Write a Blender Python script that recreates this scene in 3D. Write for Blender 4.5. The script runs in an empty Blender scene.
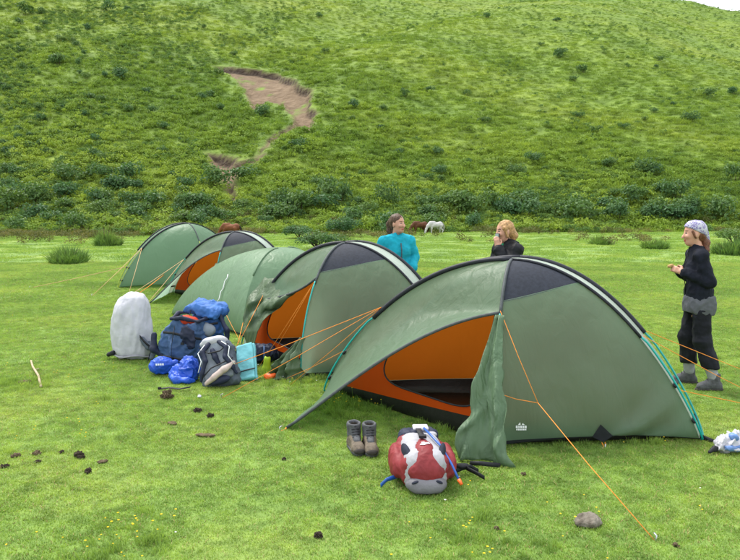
import bpy, bmesh, math, random
import numpy as np
from mathutils import Vector, Matrix, noise

random.seed(7)
rng = np.random.default_rng(7)
R = math.radians
scene = bpy.context.scene
COL = scene.collection

# ------------------------------------------------------------------ camera
CAM_H = 1.75
PITCH = math.atan(70 / 720)
cd = bpy.data.cameras.new('camera')
cam = bpy.data.objects.new('camera', cd)
COL.objects.link(cam)
cam.location = (0, 0, CAM_H)
cam.rotation_euler = (math.pi / 2 - PITCH, 0, 0)
cd.sensor_width = 36.0
cd.lens = 36.0 * 720 / 740
cd.clip_start = 0.05
cd.clip_end = 3000
scene.camera = cam

# ------------------------------------------------------------------ sky, sun, exposure
SUN_EL, SUN_AZ = R(58), R(322)          # azimuth clockwise from +Y
world = bpy.data.worlds.new('World')
scene.world = world
world.use_nodes = True
wn, wl = world.node_tree.nodes, world.node_tree.links
wn.clear()
w_out = wn.new('ShaderNodeOutputWorld')
w_bg = wn.new('ShaderNodeBackground')
w_sky = wn.new('ShaderNodeTexSky')
w_sky.sky_type = 'NISHITA'
w_sky.sun_disc = False
w_sky.sun_elevation = SUN_EL
w_sky.sun_rotation = SUN_AZ
w_sky.dust_density = 4.0
w_mix = wn.new('ShaderNodeMix')
w_mix.data_type = 'RGBA'
w_mix.inputs[0].default_value = 0.86     # even white cloud cover over the clear sky
w_mix.inputs[7].default_value = (8.6, 8.9, 9.2, 1)
wl.new(w_sky.outputs[0], w_mix.inputs[6])
wl.new(w_mix.outputs[2], w_bg.inputs[0])
w_bg.inputs[1].default_value = 0.10
wl.new(w_bg.outputs[0], w_out.inputs[0])

sd = bpy.data.lights.new('sun', 'SUN')
sd.energy = 1.9
sd.angle = R(18)
sd.color = (1.0, 0.95, 0.87)
sun = bpy.data.objects.new('sun', sd)
COL.objects.link(sun)
sdir = Vector((math.sin(SUN_AZ) * math.cos(SUN_EL), math.cos(SUN_AZ) * math.cos(SUN_EL), math.sin(SUN_EL)))
sun.rotation_euler = sdir.to_track_quat('Z', 'Y').to_euler()
sun.location = (0, 0, 60)

scene.view_settings.view_transform = 'Standard'
scene.view_settings.look = 'None'
scene.view_settings.exposure = 1.18
scene.view_settings.gamma = 1.0
scene.cycles.max_bounces = 8
scene.cycles.transparent_max_bounces = 8
scene.cycles.caustics_reflective = False
scene.cycles.caustics_refractive = False

# ------------------------------------------------------------------ geometry helpers
def V(*a): return Vector(a)

def ray(px, py):
    f = Vector((0, math.cos(PITCH), -math.sin(PITCH)))
    u = Vector((0, math.sin(PITCH), math.cos(PITCH)))
    return f * 720 + Vector((1, 0, 0)) * (px - 370) + u * (280 - py)

def G(px, py, z=0.0):
    d = ray(px, py)
    t = (z - CAM_H) / d.z
    return Vector((d.x * t, d.y * t, z))

def atY(px, py, Y):
    d = ray(px, py)
    t = Y / d.y
    return Vector((d.x * t, Y, CAM_H + d.z * t))

def tag(o, label=None, cat=None, group=None, kind=None):
    if label: o['label'] = label
    if cat: o['category'] = cat
    if group: o['group'] = group
    if kind: o['kind'] = kind
    return o

def link(o, parent=None):
    COL.objects.link(o)
    if parent is not None: o.parent = parent
    return o

def empty(name, loc=(0, 0, 0), rz=0.0):
    o = bpy.data.objects.new(name, None)
    o.empty_display_size = 0.2
    o.location = loc
    o.rotation_euler = (0, 0, rz)
    return link(o)

def mesh_obj(name, verts, faces, m=None, parent=None, smooth=True, loc=None):
    me = bpy.data.meshes.new(name)
    me.from_pydata([tuple(map(float, v)) for v in verts], [], [tuple(map(int, f)) for f in faces])
    if smooth and len(me.polygons):
        me.polygons.foreach_set('use_smooth', [True] * len(me.polygons))
    me.update()
    if m:
        for mm in (m if isinstance(m, (list, tuple)) else [m]): me.materials.append(mm)
    o = bpy.data.objects.new(name, me)
    if loc is not None: o.location = loc
    return link(o, parent)

class MB:
    """collects shapes into one mesh"""
    def __init__(s): s.v, s.f = [], []
    def add(s, v, f):
        n = len(s.v); s.v += [tuple(p) for p in v]; s.f += [tuple(i + n for i in q) for q in f]; return s
    def grid(s, fn, nu, nv, closed_u=False):
        P = [fn(i / nu, j / nv) for i in range(nu + (0 if closed_u else 1)) for j in range(nv + 1)]
        F = []
        n = nu if closed_u else nu + 1
        for i in range(nu):
            a, b = i * (nv + 1), ((i + 1) % n) * (nv + 1)
            for j in range(nv): F.append((a + j, b + j, b + j + 1, a + j + 1))
        return s.add(P, F)
    def tube(s, pts, r, n=6, r1=None, cap=True):
        pts = [Vector(p) for p in pts]; m = len(pts); P = []; F = []
        up = Vector((0, 0, 1))
        t0 = (pts[1] - pts[0]).normalized()
        if abs(t0.z) > .95: up = Vector((1, 0, 0))
        x = t0.cross(up).normalized()
        for i, p in enumerate(pts):
            t = (pts[min(i + 1, m - 1)] - pts[max(i - 1, 0)]).normalized()
            x = (x - t * x.dot(t)).normalized(); y = t.cross(x)
            rr = r if r1 is None else r + (r1 - r) * i / (m - 1)
            for k in range(n):
                a = 2 * math.pi * k / n
                P.append(p + x * (rr * math.cos(a)) + y * (rr * math.sin(a)))
        for i in range(m - 1):
            for k in range(n):
                k2 = (k + 1) % n
                F.append((i * n + k, i * n + k2, (i + 1) * n + k2, (i + 1) * n + k))
        if cap:
            F.append(tuple(range(n - 1, -1, -1))); F.append(tuple((m - 1) * n + k for k in range(n)))
        return s.add(P, F)
    def strip(s, pts, wdir, w, th=0.004):
        """flat webbing along pts; wdir = width direction(s)"""
        pts = [Vector(p) for p in pts]; P = []; F = []; m = len(pts)
        for i, p in enumerate(pts):
            wd = Vector(wdir[i] if isinstance(wdir, list) else wdir).normalized()
            t = (pts[min(i + 1, m - 1)] - pts[max(i - 1, 0)]).normalized()
            nn = t.cross(wd).normalized()
            for a, b in ((-1, -1), (1, -1), (1, 1), (-1, 1)): P.append(p + wd * (a * w / 2) + nn * (b * th / 2))
        for i in range(m - 1):
            for k in range(4):
                k2 = (k + 1) % 4
                F.append((i * 4 + k, i * 4 + k2, i * 4 + 4 + k2, i * 4 + 4 + k))
        F.append((3, 2, 1, 0)); F.append(tuple((m - 1) * 4 + k for k in range(4)))
        return s.add(P, F)
    def box(s, c, h, rot=None):
        c = Vector(c); P = []
        for z in (-1, 1):
            for a, b in ((-1, -1), (1, -1), (1, 1), (-1, 1)):
                q = Vector((a * h[0], b * h[1], z * h[2]))
                if rot is not None: q = rot @ q
                P.append(c + q)
        return s.add(P, [(3, 2, 1, 0), (4, 5, 6, 7), (0, 1, 5, 4), (1, 2, 6, 5), (2, 3, 7, 6), (3, 0, 4, 7)])
    def build(s, name, m, parent=None, smooth=True): return mesh_obj(name, s.v, s.f, m, parent, smooth)

def vnoise(x, y, seed=0):
    """vectorised 2-D value noise 0..1"""
    x = np.asarray(x, float); y = np.asarray(y, float)
    xi, yi = np.floor(x).astype(np.int64), np.floor(y).astype(np.int64)
    fx, fy = x - xi, y - yi
    fx = fx * fx * (3 - 2 * fx); fy = fy * fy * (3 - 2 * fy)
    def h(a, b):
        n = (a * 374761393 + b * 668265263 + seed * 1442695041) & 0x7fffffff
        n = ((n ^ (n >> 13)) * 1274126177) & 0x7fffffff
        return ((n ^ (n >> 16)) & 0xffff) / 65535.0
    a = h(xi, yi); b = h(xi + 1, yi); c = h(xi, yi + 1); d = h(xi + 1, yi + 1)
    return (a * (1 - fx) + b * fx) * (1 - fy) + (c * (1 - fx) + d * fx) * fy

def fbm(x, y, seed=0, oct=4):
    r = 0; a = .5; n = 0
    for i in range(oct):
        r = r + a * vnoise(x, y, seed + i * 17); n += a
        x = np.asarray(x) * 2.03; y = np.asarray(y) * 2.03; a *= .5
    return r / n

class Field:
    """a signed distance field on a grid, meshed with surface nets: smooth organic solids"""
    def __init__(s, lo, hi, res):
        s.lo = np.array(lo, float); s.res = res
        s.n = np.ceil((np.array(hi, float) - s.lo) / res).astype(int) + 1
        s.val = np.full(s.n, 9.0, np.float32)
        s.ax = [s.lo[i] + res * np.arange(s.n[i]) for i in range(3)]
    def _sl(s, lo, hi):
        a = np.clip(np.floor((np.array(lo) - s.lo) / s.res).astype(int), 0, s.n)
        b = np.clip(np.ceil((np.array(hi) - s.lo) / s.res).astype(int) + 1, 0, s.n)
        return tuple(slice(int(i), int(j)) for i, j in zip(a, b))
    def _pts(s, sl):
        return np.meshgrid(*[s.ax[i][sl[i]] for i in range(3)], indexing='ij')
    def _put(s, sl, d, k, op):
        v = s.val[sl]
        if op == 'u':
            if k > 0:
                h = np.clip(.5 + .5 * (v - d) / k, 0, 1)
                r = v * (1 - h) + d * h - k * h * (1 - h)
            else: r = np.minimum(v, d)
        elif op == 's':
            if k > 0:
                h = np.clip(.5 - .5 * (v + d) / k, 0, 1)
                r = v * (1 - h) - d * h + k * h * (1 - h)
            else: r = np.maximum(v, -d)
        s.val[sl] = r
    def cap(s, a, b, ra, rb=None, k=.02, op='u'):
        rb = ra if rb is None else rb
        a = np.array(a, float); b = np.array(b, float); m = k + 3 * s.res + max(ra, rb)
        sl = s._sl(np.minimum(a, b) - m, np.maximum(a, b) + m)
        X, Y, Z = s._pts(sl)
        if X.size == 0: return s
        ab = b - a; L = max(float(ab @ ab), 1e-9)
        t = np.clip(((X - a[0]) * ab[0] + (Y - a[1]) * ab[1] + (Z - a[2]) * ab[2]) / L, 0, 1)
        d = np.sqrt((X - a[0] - t * ab[0]) ** 2 + (Y - a[1] - t * ab[1]) ** 2 + (Z - a[2] - t * ab[2]) ** 2) - (ra + (rb - ra) * t)
        s._put(sl, d, k, op); return s
    def chain(s, pts, rad, k=.02):
        for i in range(len(pts) - 1): s.cap(pts[i], pts[i + 1], rad[i], rad[i + 1], k)
        return s
    def _loc(s, X, Y, Z, c, rot):
        P = [X - c[0], Y - c[1], Z - c[2]]
        if rot is not None:
            M = np.array(rot.to_3x3() if hasattr(rot, 'to_3x3') else rot)
            P = [M[0][i] * P[0] + M[1][i] * P[1] + M[2][i] * P[2] for i in range(3)]
        return P
    def ell(s, c, r, rot=None, k=.02, op='u'):
        r = np.array(r, float); m = k + 3 * s.res + r.max()
        sl = s._sl(np.array(c) - m, np.array(c) + m)
        X, Y, Z = s._pts(sl)
        if X.size == 0: return s
        x, y, z = s._loc(X, Y, Z, c, rot)
        q = np.sqrt((x / r[0]) ** 2 + (y / r[1]) ** 2 + (z / r[2]) ** 2)
        q2 = np.sqrt((x / r[0] ** 2) ** 2 + (y / r[1] ** 2) ** 2 + (z / r[2] ** 2) ** 2) + 1e-9
        d = np.where(q < 1e-6, -r.min(), q * (q - 1) / q2)
        s._put(sl, d, k, op); return s
    def box(s, c, h, rd=.02, rot=None, k=.02, op='u', taper=None):
        h = np.array(h, float); m = k + 3 * s.res + float(np.linalg.norm(h)) * 1.15
        sl = s._sl(np.array(c) - m, np.array(c) + m)
        X, Y, Z = s._pts(sl)
        if X.size == 0: return s
        x, y, z = s._loc(X, Y, Z, c, rot)
        hx, hy, hz = h
        if taper is not None:      # scale x and y half sizes by taper at the +z end
            f = 1 + (taper - 1) * np.clip((z + hz) / (2 * hz), 0, 1)
            hx = hx * f; hy = hy * f
        qx, qy, qz = abs(x) - hx + rd, abs(y) - hy + rd, abs(z) - hz + rd
        d = np.sqrt(np.maximum(qx, 0) ** 2 + np.maximum(qy, 0) ** 2 + np.maximum(qz, 0) ** 2) + np.minimum(np.maximum(qx, np.maximum(qy, qz)), 0) - rd
        s._put(sl, d, k, op); return s
    def cut(s, c, n, k=.0):
        """remove everything on the +n side of a plane"""
        n = np.array(n, float); n /= np.linalg.norm(n)
        X, Y, Z = np.meshgrid(*s.ax, indexing='ij')
        d = (X - c[0]) * n[0] + (Y - c[1]) * n[1] + (Z - c[2]) * n[2]
        s.val = np.maximum(s.val, d.astype(np.float32)); return s
    def mesh(s):
        v = s.val
        v = v.copy(); v[0], v[-1] = 9, 9; v[:, 0], v[:, -1] = 9, 9; v[:, :, 0], v[:, :, -1] = 9, 9
        ins = v < 0
        cnt = sum(ins[i:i + v.shape[0] - 1, j:j + v.shape[1] - 1, k:k + v.shape[2] - 1].astype(np.int8) for i in (0, 1) for j in (0, 1) for k in (0, 1))
        cell = np.argwhere((cnt > 0) & (cnt < 8))
        idx = -np.ones(np.array(v.shape) - 1, np.int64)
        idx[tuple(cell.T)] = np.arange(len(cell))
        acc = np.zeros((len(cell), 3)); num = np.zeros(len(cell))
        for ax in range(3):
            o1, o2 = [a for a in range(3) if a != ax]
            for i in (0, 1):
                for j in (0, 1):
                    off = np.zeros(3, int); off[o1] = i; off[o2] = j
                    e = np.zeros(3, int); e[ax] = 1
                    c0 = cell + off; c1 = c0 + e
                    a = v[tuple(c0.T)].astype(float); b = v[tuple(c1.T)].astype(float)
                    m = (a < 0) != (b < 0)
                    t = np.where(m, a / np.where(m, a - b, 1), 0)
                    p = c0 + t[:, None] * e
                    acc[m] += p[m]; num[m] += 1
        P = s.lo + acc / num[:, None] * s.res
        F = []
        for ax in range(3):
            o1, o2 = (ax + 1) % 3, (ax + 2) % 3
            sh = [slice(None)] * 3
            A = [slice(1, -1)] * 3; A[ax] = slice(0, -1)
            B = [slice(1, -1)] * 3; B[ax] = slice(1, None)
            a = ins[tuple(A)]; b = ins[tuple(B)]
            E = np.argwhere(a != b)
            if len(E) == 0: continue
            base = E.copy(); base[:, o1] += 1; base[:, o2] += 1
            first = a[tuple(E.T)]
            def gi(d1, d2):
                q = base.copy(); q[:, o1] += d1; q[:, o2] += d2
                return idx[tuple(q.T)]
            q = np.stack([gi(-1, -1), gi(0, -1), gi(0, 0), gi(-1, 0)], 1)
            q[~first] = q[~first][:, ::-1]
            F.append(q)
        F = np.concatenate(F)
        return P, F
    def build(s, name, m, parent=None, wr=0.0, wsc=8.0, seed=0.0, wz=1.0):
        P, F = s.mesh()
        o = mesh_obj(name, P, F, m, parent, True)
        if wr: wrinkle(o, wr, wsc, seed, wz)
        return o

def wrinkle(o, amp, sc, seed=0.0, wz=1.0):
    me = o.data
    n = [v.normal.copy() for v in me.vertices]
    for v, nn in zip(me.vertices, n):
        p = Vector((v.co.x * sc + seed, v.co.y * sc, v.co.z * sc * wz))
        w = noise.noise(p) + .5 * abs(noise.noise(p * 2.1)) - .2
        v.co += nn * (amp * w)
    me.update()

def crease(o, amp, sc, seed=0.0, st=(1, 1, 1)):
    """cloth folds: ridged noise along the normals"""
    me = o.data; n = [v.normal.copy() for v in me.vertices]
    for v, nn in zip(me.vertices, n):
        p = Vector((v.co.x * sc * st[0] + seed, v.co.y * sc * st[1], v.co.z * sc * st[2]))
        p += noise.noise_vector(p * .6) * .6
        r1 = 1 - abs(noise.noise(p)) * 2; r2 = 1 - abs(noise.noise(p * 2.3 + Vector((7, 3, 1)))) * 2
        v.co += nn * (amp * (max(r1, 0) ** 2 * 1.0 + .45 * max(r2, 0) ** 2 - .45))
    me.update(); return o

def rotz(a): return Matrix.Rotation(a, 3, 'Z')
def rotx(a): return Matrix.Rotation(a, 3, 'X')
def roty(a): return Matrix.Rotation(a, 3, 'Y')

# ------------------------------------------------------------------ materials
MAT = {}
def mat(name, col, rough=.7, spec=.3, var=.12, scale=12.0, bump=0.0, bscale=60.0, trans=0.0, col2=None, sheen=0.0, metal=0.0, tcol=None, det=5.0, coords='Object'):
    m = bpy.data.materials.new(name); m.use_nodes = True
    n, l = m.node_tree.nodes, m.node_tree.links
    n.clear()
    out = n.new('ShaderNodeOutputMaterial'); b = n.new('ShaderNodeBsdfPrincipled')
    tc = n.new('ShaderNodeTexCoord'); nz = n.new('ShaderNodeTexNoise')
    nz.inputs['Scale'].default_value = scale; nz.inputs['Detail'].default_value = det
    l.new(tc.outputs[coords], nz.inputs['Vector'])
    rp = n.new('ShaderNodeValToRGB')
    c = np.array(col[:3]); c2 = np.array(col2[:3]) if col2 is not None else None
    lo = c * (1 - var) if c2 is None else c
    hi = np.minimum(c * (1 + var), .95) if c2 is None else c2
    rp.color_ramp.elements[0].position = .32; rp.color_ramp.elements[1].position = .68
    rp.color_ramp.elements[0].color = (*lo, 1); rp.color_ramp.elements[1].color = (*hi, 1)
    l.new(nz.outputs[0], rp.inputs[0]); l.new(rp.outputs[0], b.inputs['Base Color'])
    b.inputs['Roughness'].default_value = rough; b.inputs['Specular IOR Level'].default_value = spec
    b.inputs['Metallic'].default_value = metal
    if sheen: b.inputs['Sheen Weight'].default_value = sheen
    if bump:
        nb = n.new('ShaderNodeTexNoise'); nb.inputs['Scale'].default_value = bscale; nb.inputs['Detail'].default_value = 4
        l.new(tc.outputs[coords], nb.inputs['Vector'])
        bp = n.new('ShaderNodeBump'); bp.inputs['Strength'].default_value = bump; bp.inputs['Distance'].default_value = .01
        l.new(nb.outputs[0], bp.inputs['Height']); l.new(bp.outputs[0], b.inputs['Normal'])
    sh = b.outputs[0]
    if trans:
        t = n.new('ShaderNodeBsdfTranslucent')
        if tcol is not None: t.inputs[0].default_value = (*tcol, 1)
        else: l.new(rp.outputs[0], t.inputs[0])
        mx = n.new('ShaderNodeMixShader'); mx.inputs[0].default_value = trans
        l.new(sh, mx.inputs[1]); l.new(t.outputs[0], mx.inputs[2]); sh = mx.outputs[0]
    l.new(sh, out.inputs[0])
    MAT[name] = m
    return m

def fabric(name, col, trans=.2, rough=.5, spec=.35, wr=.35, var=.10, tcol=None):
    """tent cloth: soft creases from stretched noise in the bump"""
    m = mat(name, col, rough, spec, var, 2.2, 0, 0, trans, tcol=tcol)
    n, l = m.node_tree.nodes, m.node_tree.links
    b = [x for x in n if x.type == 'BSDF_PRINCIPLED'][0]
    tc = [x for x in n if x.type == 'TEX_COORD'][0]
    mp = n.new('ShaderNodeMapping'); mp.inputs['Scale'].default_value = (5.5, 5.5, 1.6)
    mp.inputs['Rotation'].default_value = (.3, .5, .4)
    l.new(tc.outputs['Object'], mp.inputs[0])
    z = n.new('ShaderNodeTexNoise'); z.inputs['Scale'].default_value = 1.6; z.inputs['Detail'].default_value = 4; z.inputs['Distortion'].default_value = .8
    l.new(mp.outputs[0], z.inputs['Vector'])
    bp = n.new('ShaderNodeBump'); bp.inputs['Strength'].default_value = wr; bp.inputs['Distance'].default_value = .05
    l.new(z.outputs[0], bp.inputs['Height']); l.new(bp.outputs[0], b.inputs['Normal'])
    return m

fabric('fly', (.086, .150, .090), .28, .48, .38, .34, tcol=(.64, .92, .68))
fabric('fly_door', (.100, .165, .095), .25, .5, .35, 1.0, tcol=(.6, .75, .5))
fabric('fly_pale', (.34, .41, .35), .25, .35, .5, .2, tcol=(.5, .6, .45))  # up-facing ridge strip; its pale sky sheen is put into the base colour
fabric('fly_light', (.135, .235, .130), .25, .42, .45, .28)
fabric('fly_loose', (.085, .135, .070), .22, .45, .4, .8)
fabric('inner_orange', (.95, .150, .014), .72, .6, .2, .3, .06, tcol=(1.0, .20, .02))
mat('vent_mesh', (.022, .026, .038), .7, .2, .2, 40, .1, 400)
mat('sleeve', (.014, .016, .024), .55, .3, .2, 30, .2, 300)
mat('hem', (.016, .018, .024), .6, .3, .2, 30)
mat('edge_tape', (.06, .07, .075), .6, .3, .2, 30)
mat('groundsheet', (.012, .011, .011), .45, .4, .3, 8, .3, 30)
mat('pole_teal', (.0, .30, .27), .3, .5, .05)
mat('pole_yellow', (.33, .42, .03), .35, .5, .05)
mat('cord', (.72, .25, .04), .7, .2, .1, 50)
mat('cord_tan', (.55, .36, .18), .7, .2, .1, 50)
mat('white_cloth', (.78, .79, .80), .6, .3, .06, 10)
mat('black_web', (.012, .013, .017), .6, .3, .2, 60)
mat('peg_metal', (.5, .52, .55), .35, .5, .1, 30, metal=.9)
mat('print_white', (.75, .78, .80), .6, .3, .05)
mat('orange_plastic', (.8, .13, .02), .4, .4, .08)

# ------------------------------------------------------------------ terrain
def hill_raw(x, y):
    x = np.asarray(x, float); y = np.asarray(y, float)
    y0 = 52 + 5 * vnoise(x / 30 + 3.3, y * 0 + 1.7, 5) + np.clip(x, -60, 80) * .05
    d = y - y0
    s = .47 + .05 * np.tanh(-x / 50)
    r = s * (np.sqrt(d * d + 36) + d) / 2 - .9
    # long folds running down to the right
    q = (x * .55 + y) / 1.14; w = (y * .55 - x) / 1.14
    damp = np.clip(d / 25, 0, 1)
    r = r + damp * (7.5 * (fbm(w / 38 + 9.1, q / 140, 21, 3) - .5) + 2.2 * (fbm(w / 13, q / 50, 33, 3) - .5) + 1.1 * (fbm(x / 6, y / 6, 41, 3) - .5))
    c = 59.3 - .32 * (x - 88) - .22 * (y - 205) - 1.2 * np.maximum(x - 85, 0) + 6 * (fbm(x / 60, y / 60, 77, 3) - .5)
    k = 9.0
    h = np.clip(.5 + .5 * (c - r) / k, 0, 1)
    return c * (1 - h) + r * h - k * h * (1 - h)

def meadow_h(x, y):
    x = np.asarray(x, float); y = np.asarray(y, float)
    far = np.clip((y - 22) / 25, 0, 1)
    near = .014 * (fbm(x / .75, y / .75, 3, 2) - .5)
    return near + far * (.55 * (fbm(x / 7, y / 7, 8, 3) - .5)) + far * .1

def hit_hill(px, py):
    d = ray(px, py); d = d / d.y
    ys = np.arange(45, 330, .25)
    h = hill_raw(d.x * ys, ys); z = CAM_H + d.z * ys
    i = np.argmax(h > z)
    return d.x * ys[i], ys[i]

def poly_dist(X, Y, poly):
    """signed distance, negative inside"""
    ins = np.zeros(X.shape, bool); best = np.full(X.shape, 1e9)
    n = len(poly)
    for i in range(n):
        (ax, ay), (bx, by) = poly[i], poly[(i + 1) % n]
        ex, ey = bx - ax, by - ay
        t = np.clip(((X - ax) * ex + (Y - ay) * ey) / (ex * ex + ey * ey + 1e-9), 0, 1)
        best = np.minimum(best, np.hypot(X - ax - t * ex, Y - ay - t * ey))
        c = ((ay > Y) != (by > Y)) & (X < (bx - ax) * (Y - ay) / (by - ay + 1e-12) + ax)
        ins ^= c
    return np.where(ins, -best, best)

SCARS = [[(213, 65), (232, 67), (250, 69), (275, 74), (299, 81), (311, 92), (315, 110), (313, 126), (305, 132), (294, 128), (289, 116), (286, 104), (270, 100), (262, 106), (254, 108), (249, 96), (240, 83), (228, 75)],
         [(208, 150), (222, 153), (238, 159), (241, 173), (236, 185), (239, 202), (233, 202), (226, 186), (221, 175), (211, 165)]]
PATH = [(295, 125), (284, 134), (271, 142), (259, 154), (247, 163), (237, 165)]
scar_w = [[hit_hill(*p) for p in s] for s in SCARS]
path_w = [hit_hill(*p) for p in PATH]

def soil_d(x, y):
    x = np.asarray(x, float); y = np.asarray(y, float)
    jx = x + 1.6 * (fbm(x / 2.2, y / 2.2, 91, 3) - .5); jy = y + 3.0 * (fbm(x / 2.2 + 40, y / 2.2, 92, 3) - .5)
    d = np.minimum(poly_dist(jx, jy, scar_w[0]), poly_dist(jx, jy, scar_w[1]))
    for i in range(len(path_w) - 1):
        (ax, ay), (bx, by) = path_w[i], path_w[i + 1]
        t = np.clip(((jx - ax) * (bx - ax) + (jy - ay) * (by - ay)) / ((bx - ax) ** 2 + (by - ay) ** 2), 0, 1)
        d = np.minimum(d, np.hypot(jx - ax - t * (bx - ax), (jy - ay - t * (by - ay)) * .6) - (.38 + .2 * math.sin(i * 2.0)))
    return d

def hill_h(x, y):
    d = soil_d(x, y)
    return hill_raw(x, y) - .75 * np.clip(-d / .6, 0, 1)

def ground_h(x, y):
    return float(np.maximum(meadow_h(x, y), hill_h(x, y)) if y > 40 else meadow_h(x, y))

def axis(segs):
    out = []
    for a, b, st in segs:
        n = max(1, int(round((b - a) / st))); out += list(np.linspace(a, b, n, endpoint=False))
    out.append(segs[-1][1]); return np.array(out)

def sheet(name, xs, ys, fn, m, soil=False):
    X, Y = np.meshgrid(xs, ys, indexing='ij')
    Z = fn(X, Y)
    nx, ny = X.shape
    P = np.stack([X, Y, Z], -1).reshape(-1, 3)
    I = np.arange(nx * ny).reshape(nx, ny)
    F = np.stack([I[:-1, :-1], I[1:, :-1], I[1:, 1:], I[:-1, 1:]], -1).reshape(-1, 4)
    me = bpy.data.meshes.new(name)
    me.vertices.add(len(P)); me.vertices.foreach_set('co', P.ravel())
    me.loops.add(F.size); me.loops.foreach_set('vertex_index', F.ravel())
    me.polygons.add(len(F)); me.polygons.foreach_set('loop_start', np.arange(0, F.size, 4))
    me.polygons.foreach_set('use_smooth', np.ones(len(F), bool))
    me.update(calc_edges=True); me.validate()
    if soil:
        a = me.attributes.new('soil', 'FLOAT', 'POINT')
        a.data.foreach_set('value', np.clip(.5 - soil_d(P[:, 0], P[:, 1]) / .5, 0, 1) * np.clip((fbm(P[:, 0] / 1.6, P[:, 1] / 2.4, 301, 3) - .2) * 7, 0, 1))
        a = me.attributes.new('humus_shade', 'FLOAT', 'POINT')   # dark topsoil plus overhang shade painted along the broken upper edge
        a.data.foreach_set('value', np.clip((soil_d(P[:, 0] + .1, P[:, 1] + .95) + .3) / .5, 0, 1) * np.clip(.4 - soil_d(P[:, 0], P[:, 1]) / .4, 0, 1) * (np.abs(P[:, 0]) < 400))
    me.materials.append(m)
    o = bpy.data.objects.new(name, me); link(o); o['kind'] = 'structure'
    return o

def turf_nodes(m, cols, world_scale, streak=False, fine=6.0):
    """world-position colour patches; returns the colour socket"""
    n, l = m.node_tree.nodes, m.node_tree.links
    geo = n.new('ShaderNodeNewGeometry'); pos = geo.outputs['Position']
    if streak:      # plant colours drawn out in streaks to paint in the shading of the folds
        vr = n.new('ShaderNodeVectorRotate'); vr.rotation_type = 'Z_AXIS'; vr.inputs['Angle'].default_value = R(33); l.new(pos, vr.inputs['Vector'])
        vm = n.new('ShaderNodeVectorMath'); vm.operation = 'MULTIPLY'; vm.inputs[1].default_value = (.28, 1.3, .6); l.new(vr.outputs[0], vm.inputs[0]); pos = vm.outputs[0]
    def noise_ramp(scale, c, det=4, p=(.3, .7), dist=.4):
        z = n.new('ShaderNodeTexNoise'); z.inputs['Scale'].default_value = scale; z.inputs['Detail'].default_value = det; z.inputs['Distortion'].default_value = dist
        l.new(pos if scale == world_scale else geo.outputs['Position'], z.inputs['Vector'])
        r = n.new('ShaderNodeValToRGB')
        r.color_ramp.elements[0].position = p[0]; r.color_ramp.elements[1].position = p[1]
        r.color_ramp.elements[0].color = (*c[0], 1); r.color_ramp.elements[1].color = (*c[-1], 1)
        if len(c) == 3: e = r.color_ramp.elements.new((p[0] + p[1]) / 2); e.color = (*c[1], 1)
        l.new(z.outputs[0], r.inputs[0]); return r.outputs[0]
    a = noise_ramp(world_scale, cols)
    b = noise_ramp(world_scale * fine, [(.62, .66, .60), (1, 1, 1), (1.32, 1.25, 1.1)], 6, (.28, .72))
    mx = n.new('ShaderNodeMix'); mx.data_type = 'RGBA'; mx.blend_type = 'MULTIPLY'; mx.inputs[0].default_value = 1; mx.clamp_result = False
    l.new(a, mx.inputs[6]); l.new(b, mx.inputs[7])
    return mx.outputs[2]

def new_mat(name):
    m = bpy.data.materials.new(name); m.use_nodes = True; m.node_tree.nodes.clear(); MAT[name] = m
    return m, m.node_tree.nodes, m.node_tree.links

def finish(m, colsock, rough=.85, spec=.15, trans=0.0, bump=None, ttint=(1.2, 1.15, .6)):
    n, l = m.node_tree.nodes, m.node_tree.links
    out = n.new('ShaderNodeOutputMaterial'); b = n.new('ShaderNodeBsdfPrincipled')
    b.inputs['Roughness'].default_value = rough; b.inputs['Specular IOR Level'].default_value = spec
    l.new(colsock, b.inputs['Base Color'])
    if bump:
        geo = n.new('ShaderNodeNewGeometry'); z = n.new('ShaderNodeTexNoise'); z.inputs['Scale'].default_value = bump[0]; z.inputs['Detail'].default_value = 6
        l.new(geo.outputs['Position'], z.inputs['Vector'])
        bp = n.new('ShaderNodeBump'); bp.inputs['Strength'].default_value = bump[1]; bp.inputs['Distance'].default_value = bump[2]
        l.new(z.outputs[0], bp.inputs['Height']); l.new(bp.outputs[0], b.inputs['Normal'])
    s = b.outputs[0]
    if trans:
        t = n.new('ShaderNodeBsdfTranslucent'); mm = n.new('ShaderNodeMix'); mm.data_type = 'RGBA'; mm.blend_type = 'MULTIPLY'; mm.inputs[0].default_value = 1; mm.clamp_result = False
        mm.inputs[7].default_value = (*ttint, 1); l.new(colsock, mm.inputs[6]); l.new(mm.outputs[2], t.inputs[0])
        x = n.new('ShaderNodeMixShader'); x.inputs[0].default_value = trans
        l.new(s, x.inputs[1]); l.new(t.outputs[0], x.inputs[2]); s = x.outputs[0]
    l.new(s, out.inputs[0])

def rand_tint(m, colsock, lo, hi):
    n, l = m.node_tree.nodes, m.node_tree.links
    oi = n.new('ShaderNodeObjectInfo'); r = n.new('ShaderNodeValToRGB')
    r.color_ramp.elements[0].color = (*lo, 1); r.color_ramp.elements[1].color = (*hi, 1)
    l.new(oi.outputs['Random'], r.inputs[0])
    mx = n.new('ShaderNodeMix'); mx.data_type = 'RGBA'; mx.blend_type = 'MULTIPLY'; mx.inputs[0].default_value = 1; mx.clamp_result = False
    l.new(colsock, mx.inputs[6]); l.new(r.outputs[0], mx.inputs[7]); return mx.outputs[2]

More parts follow.
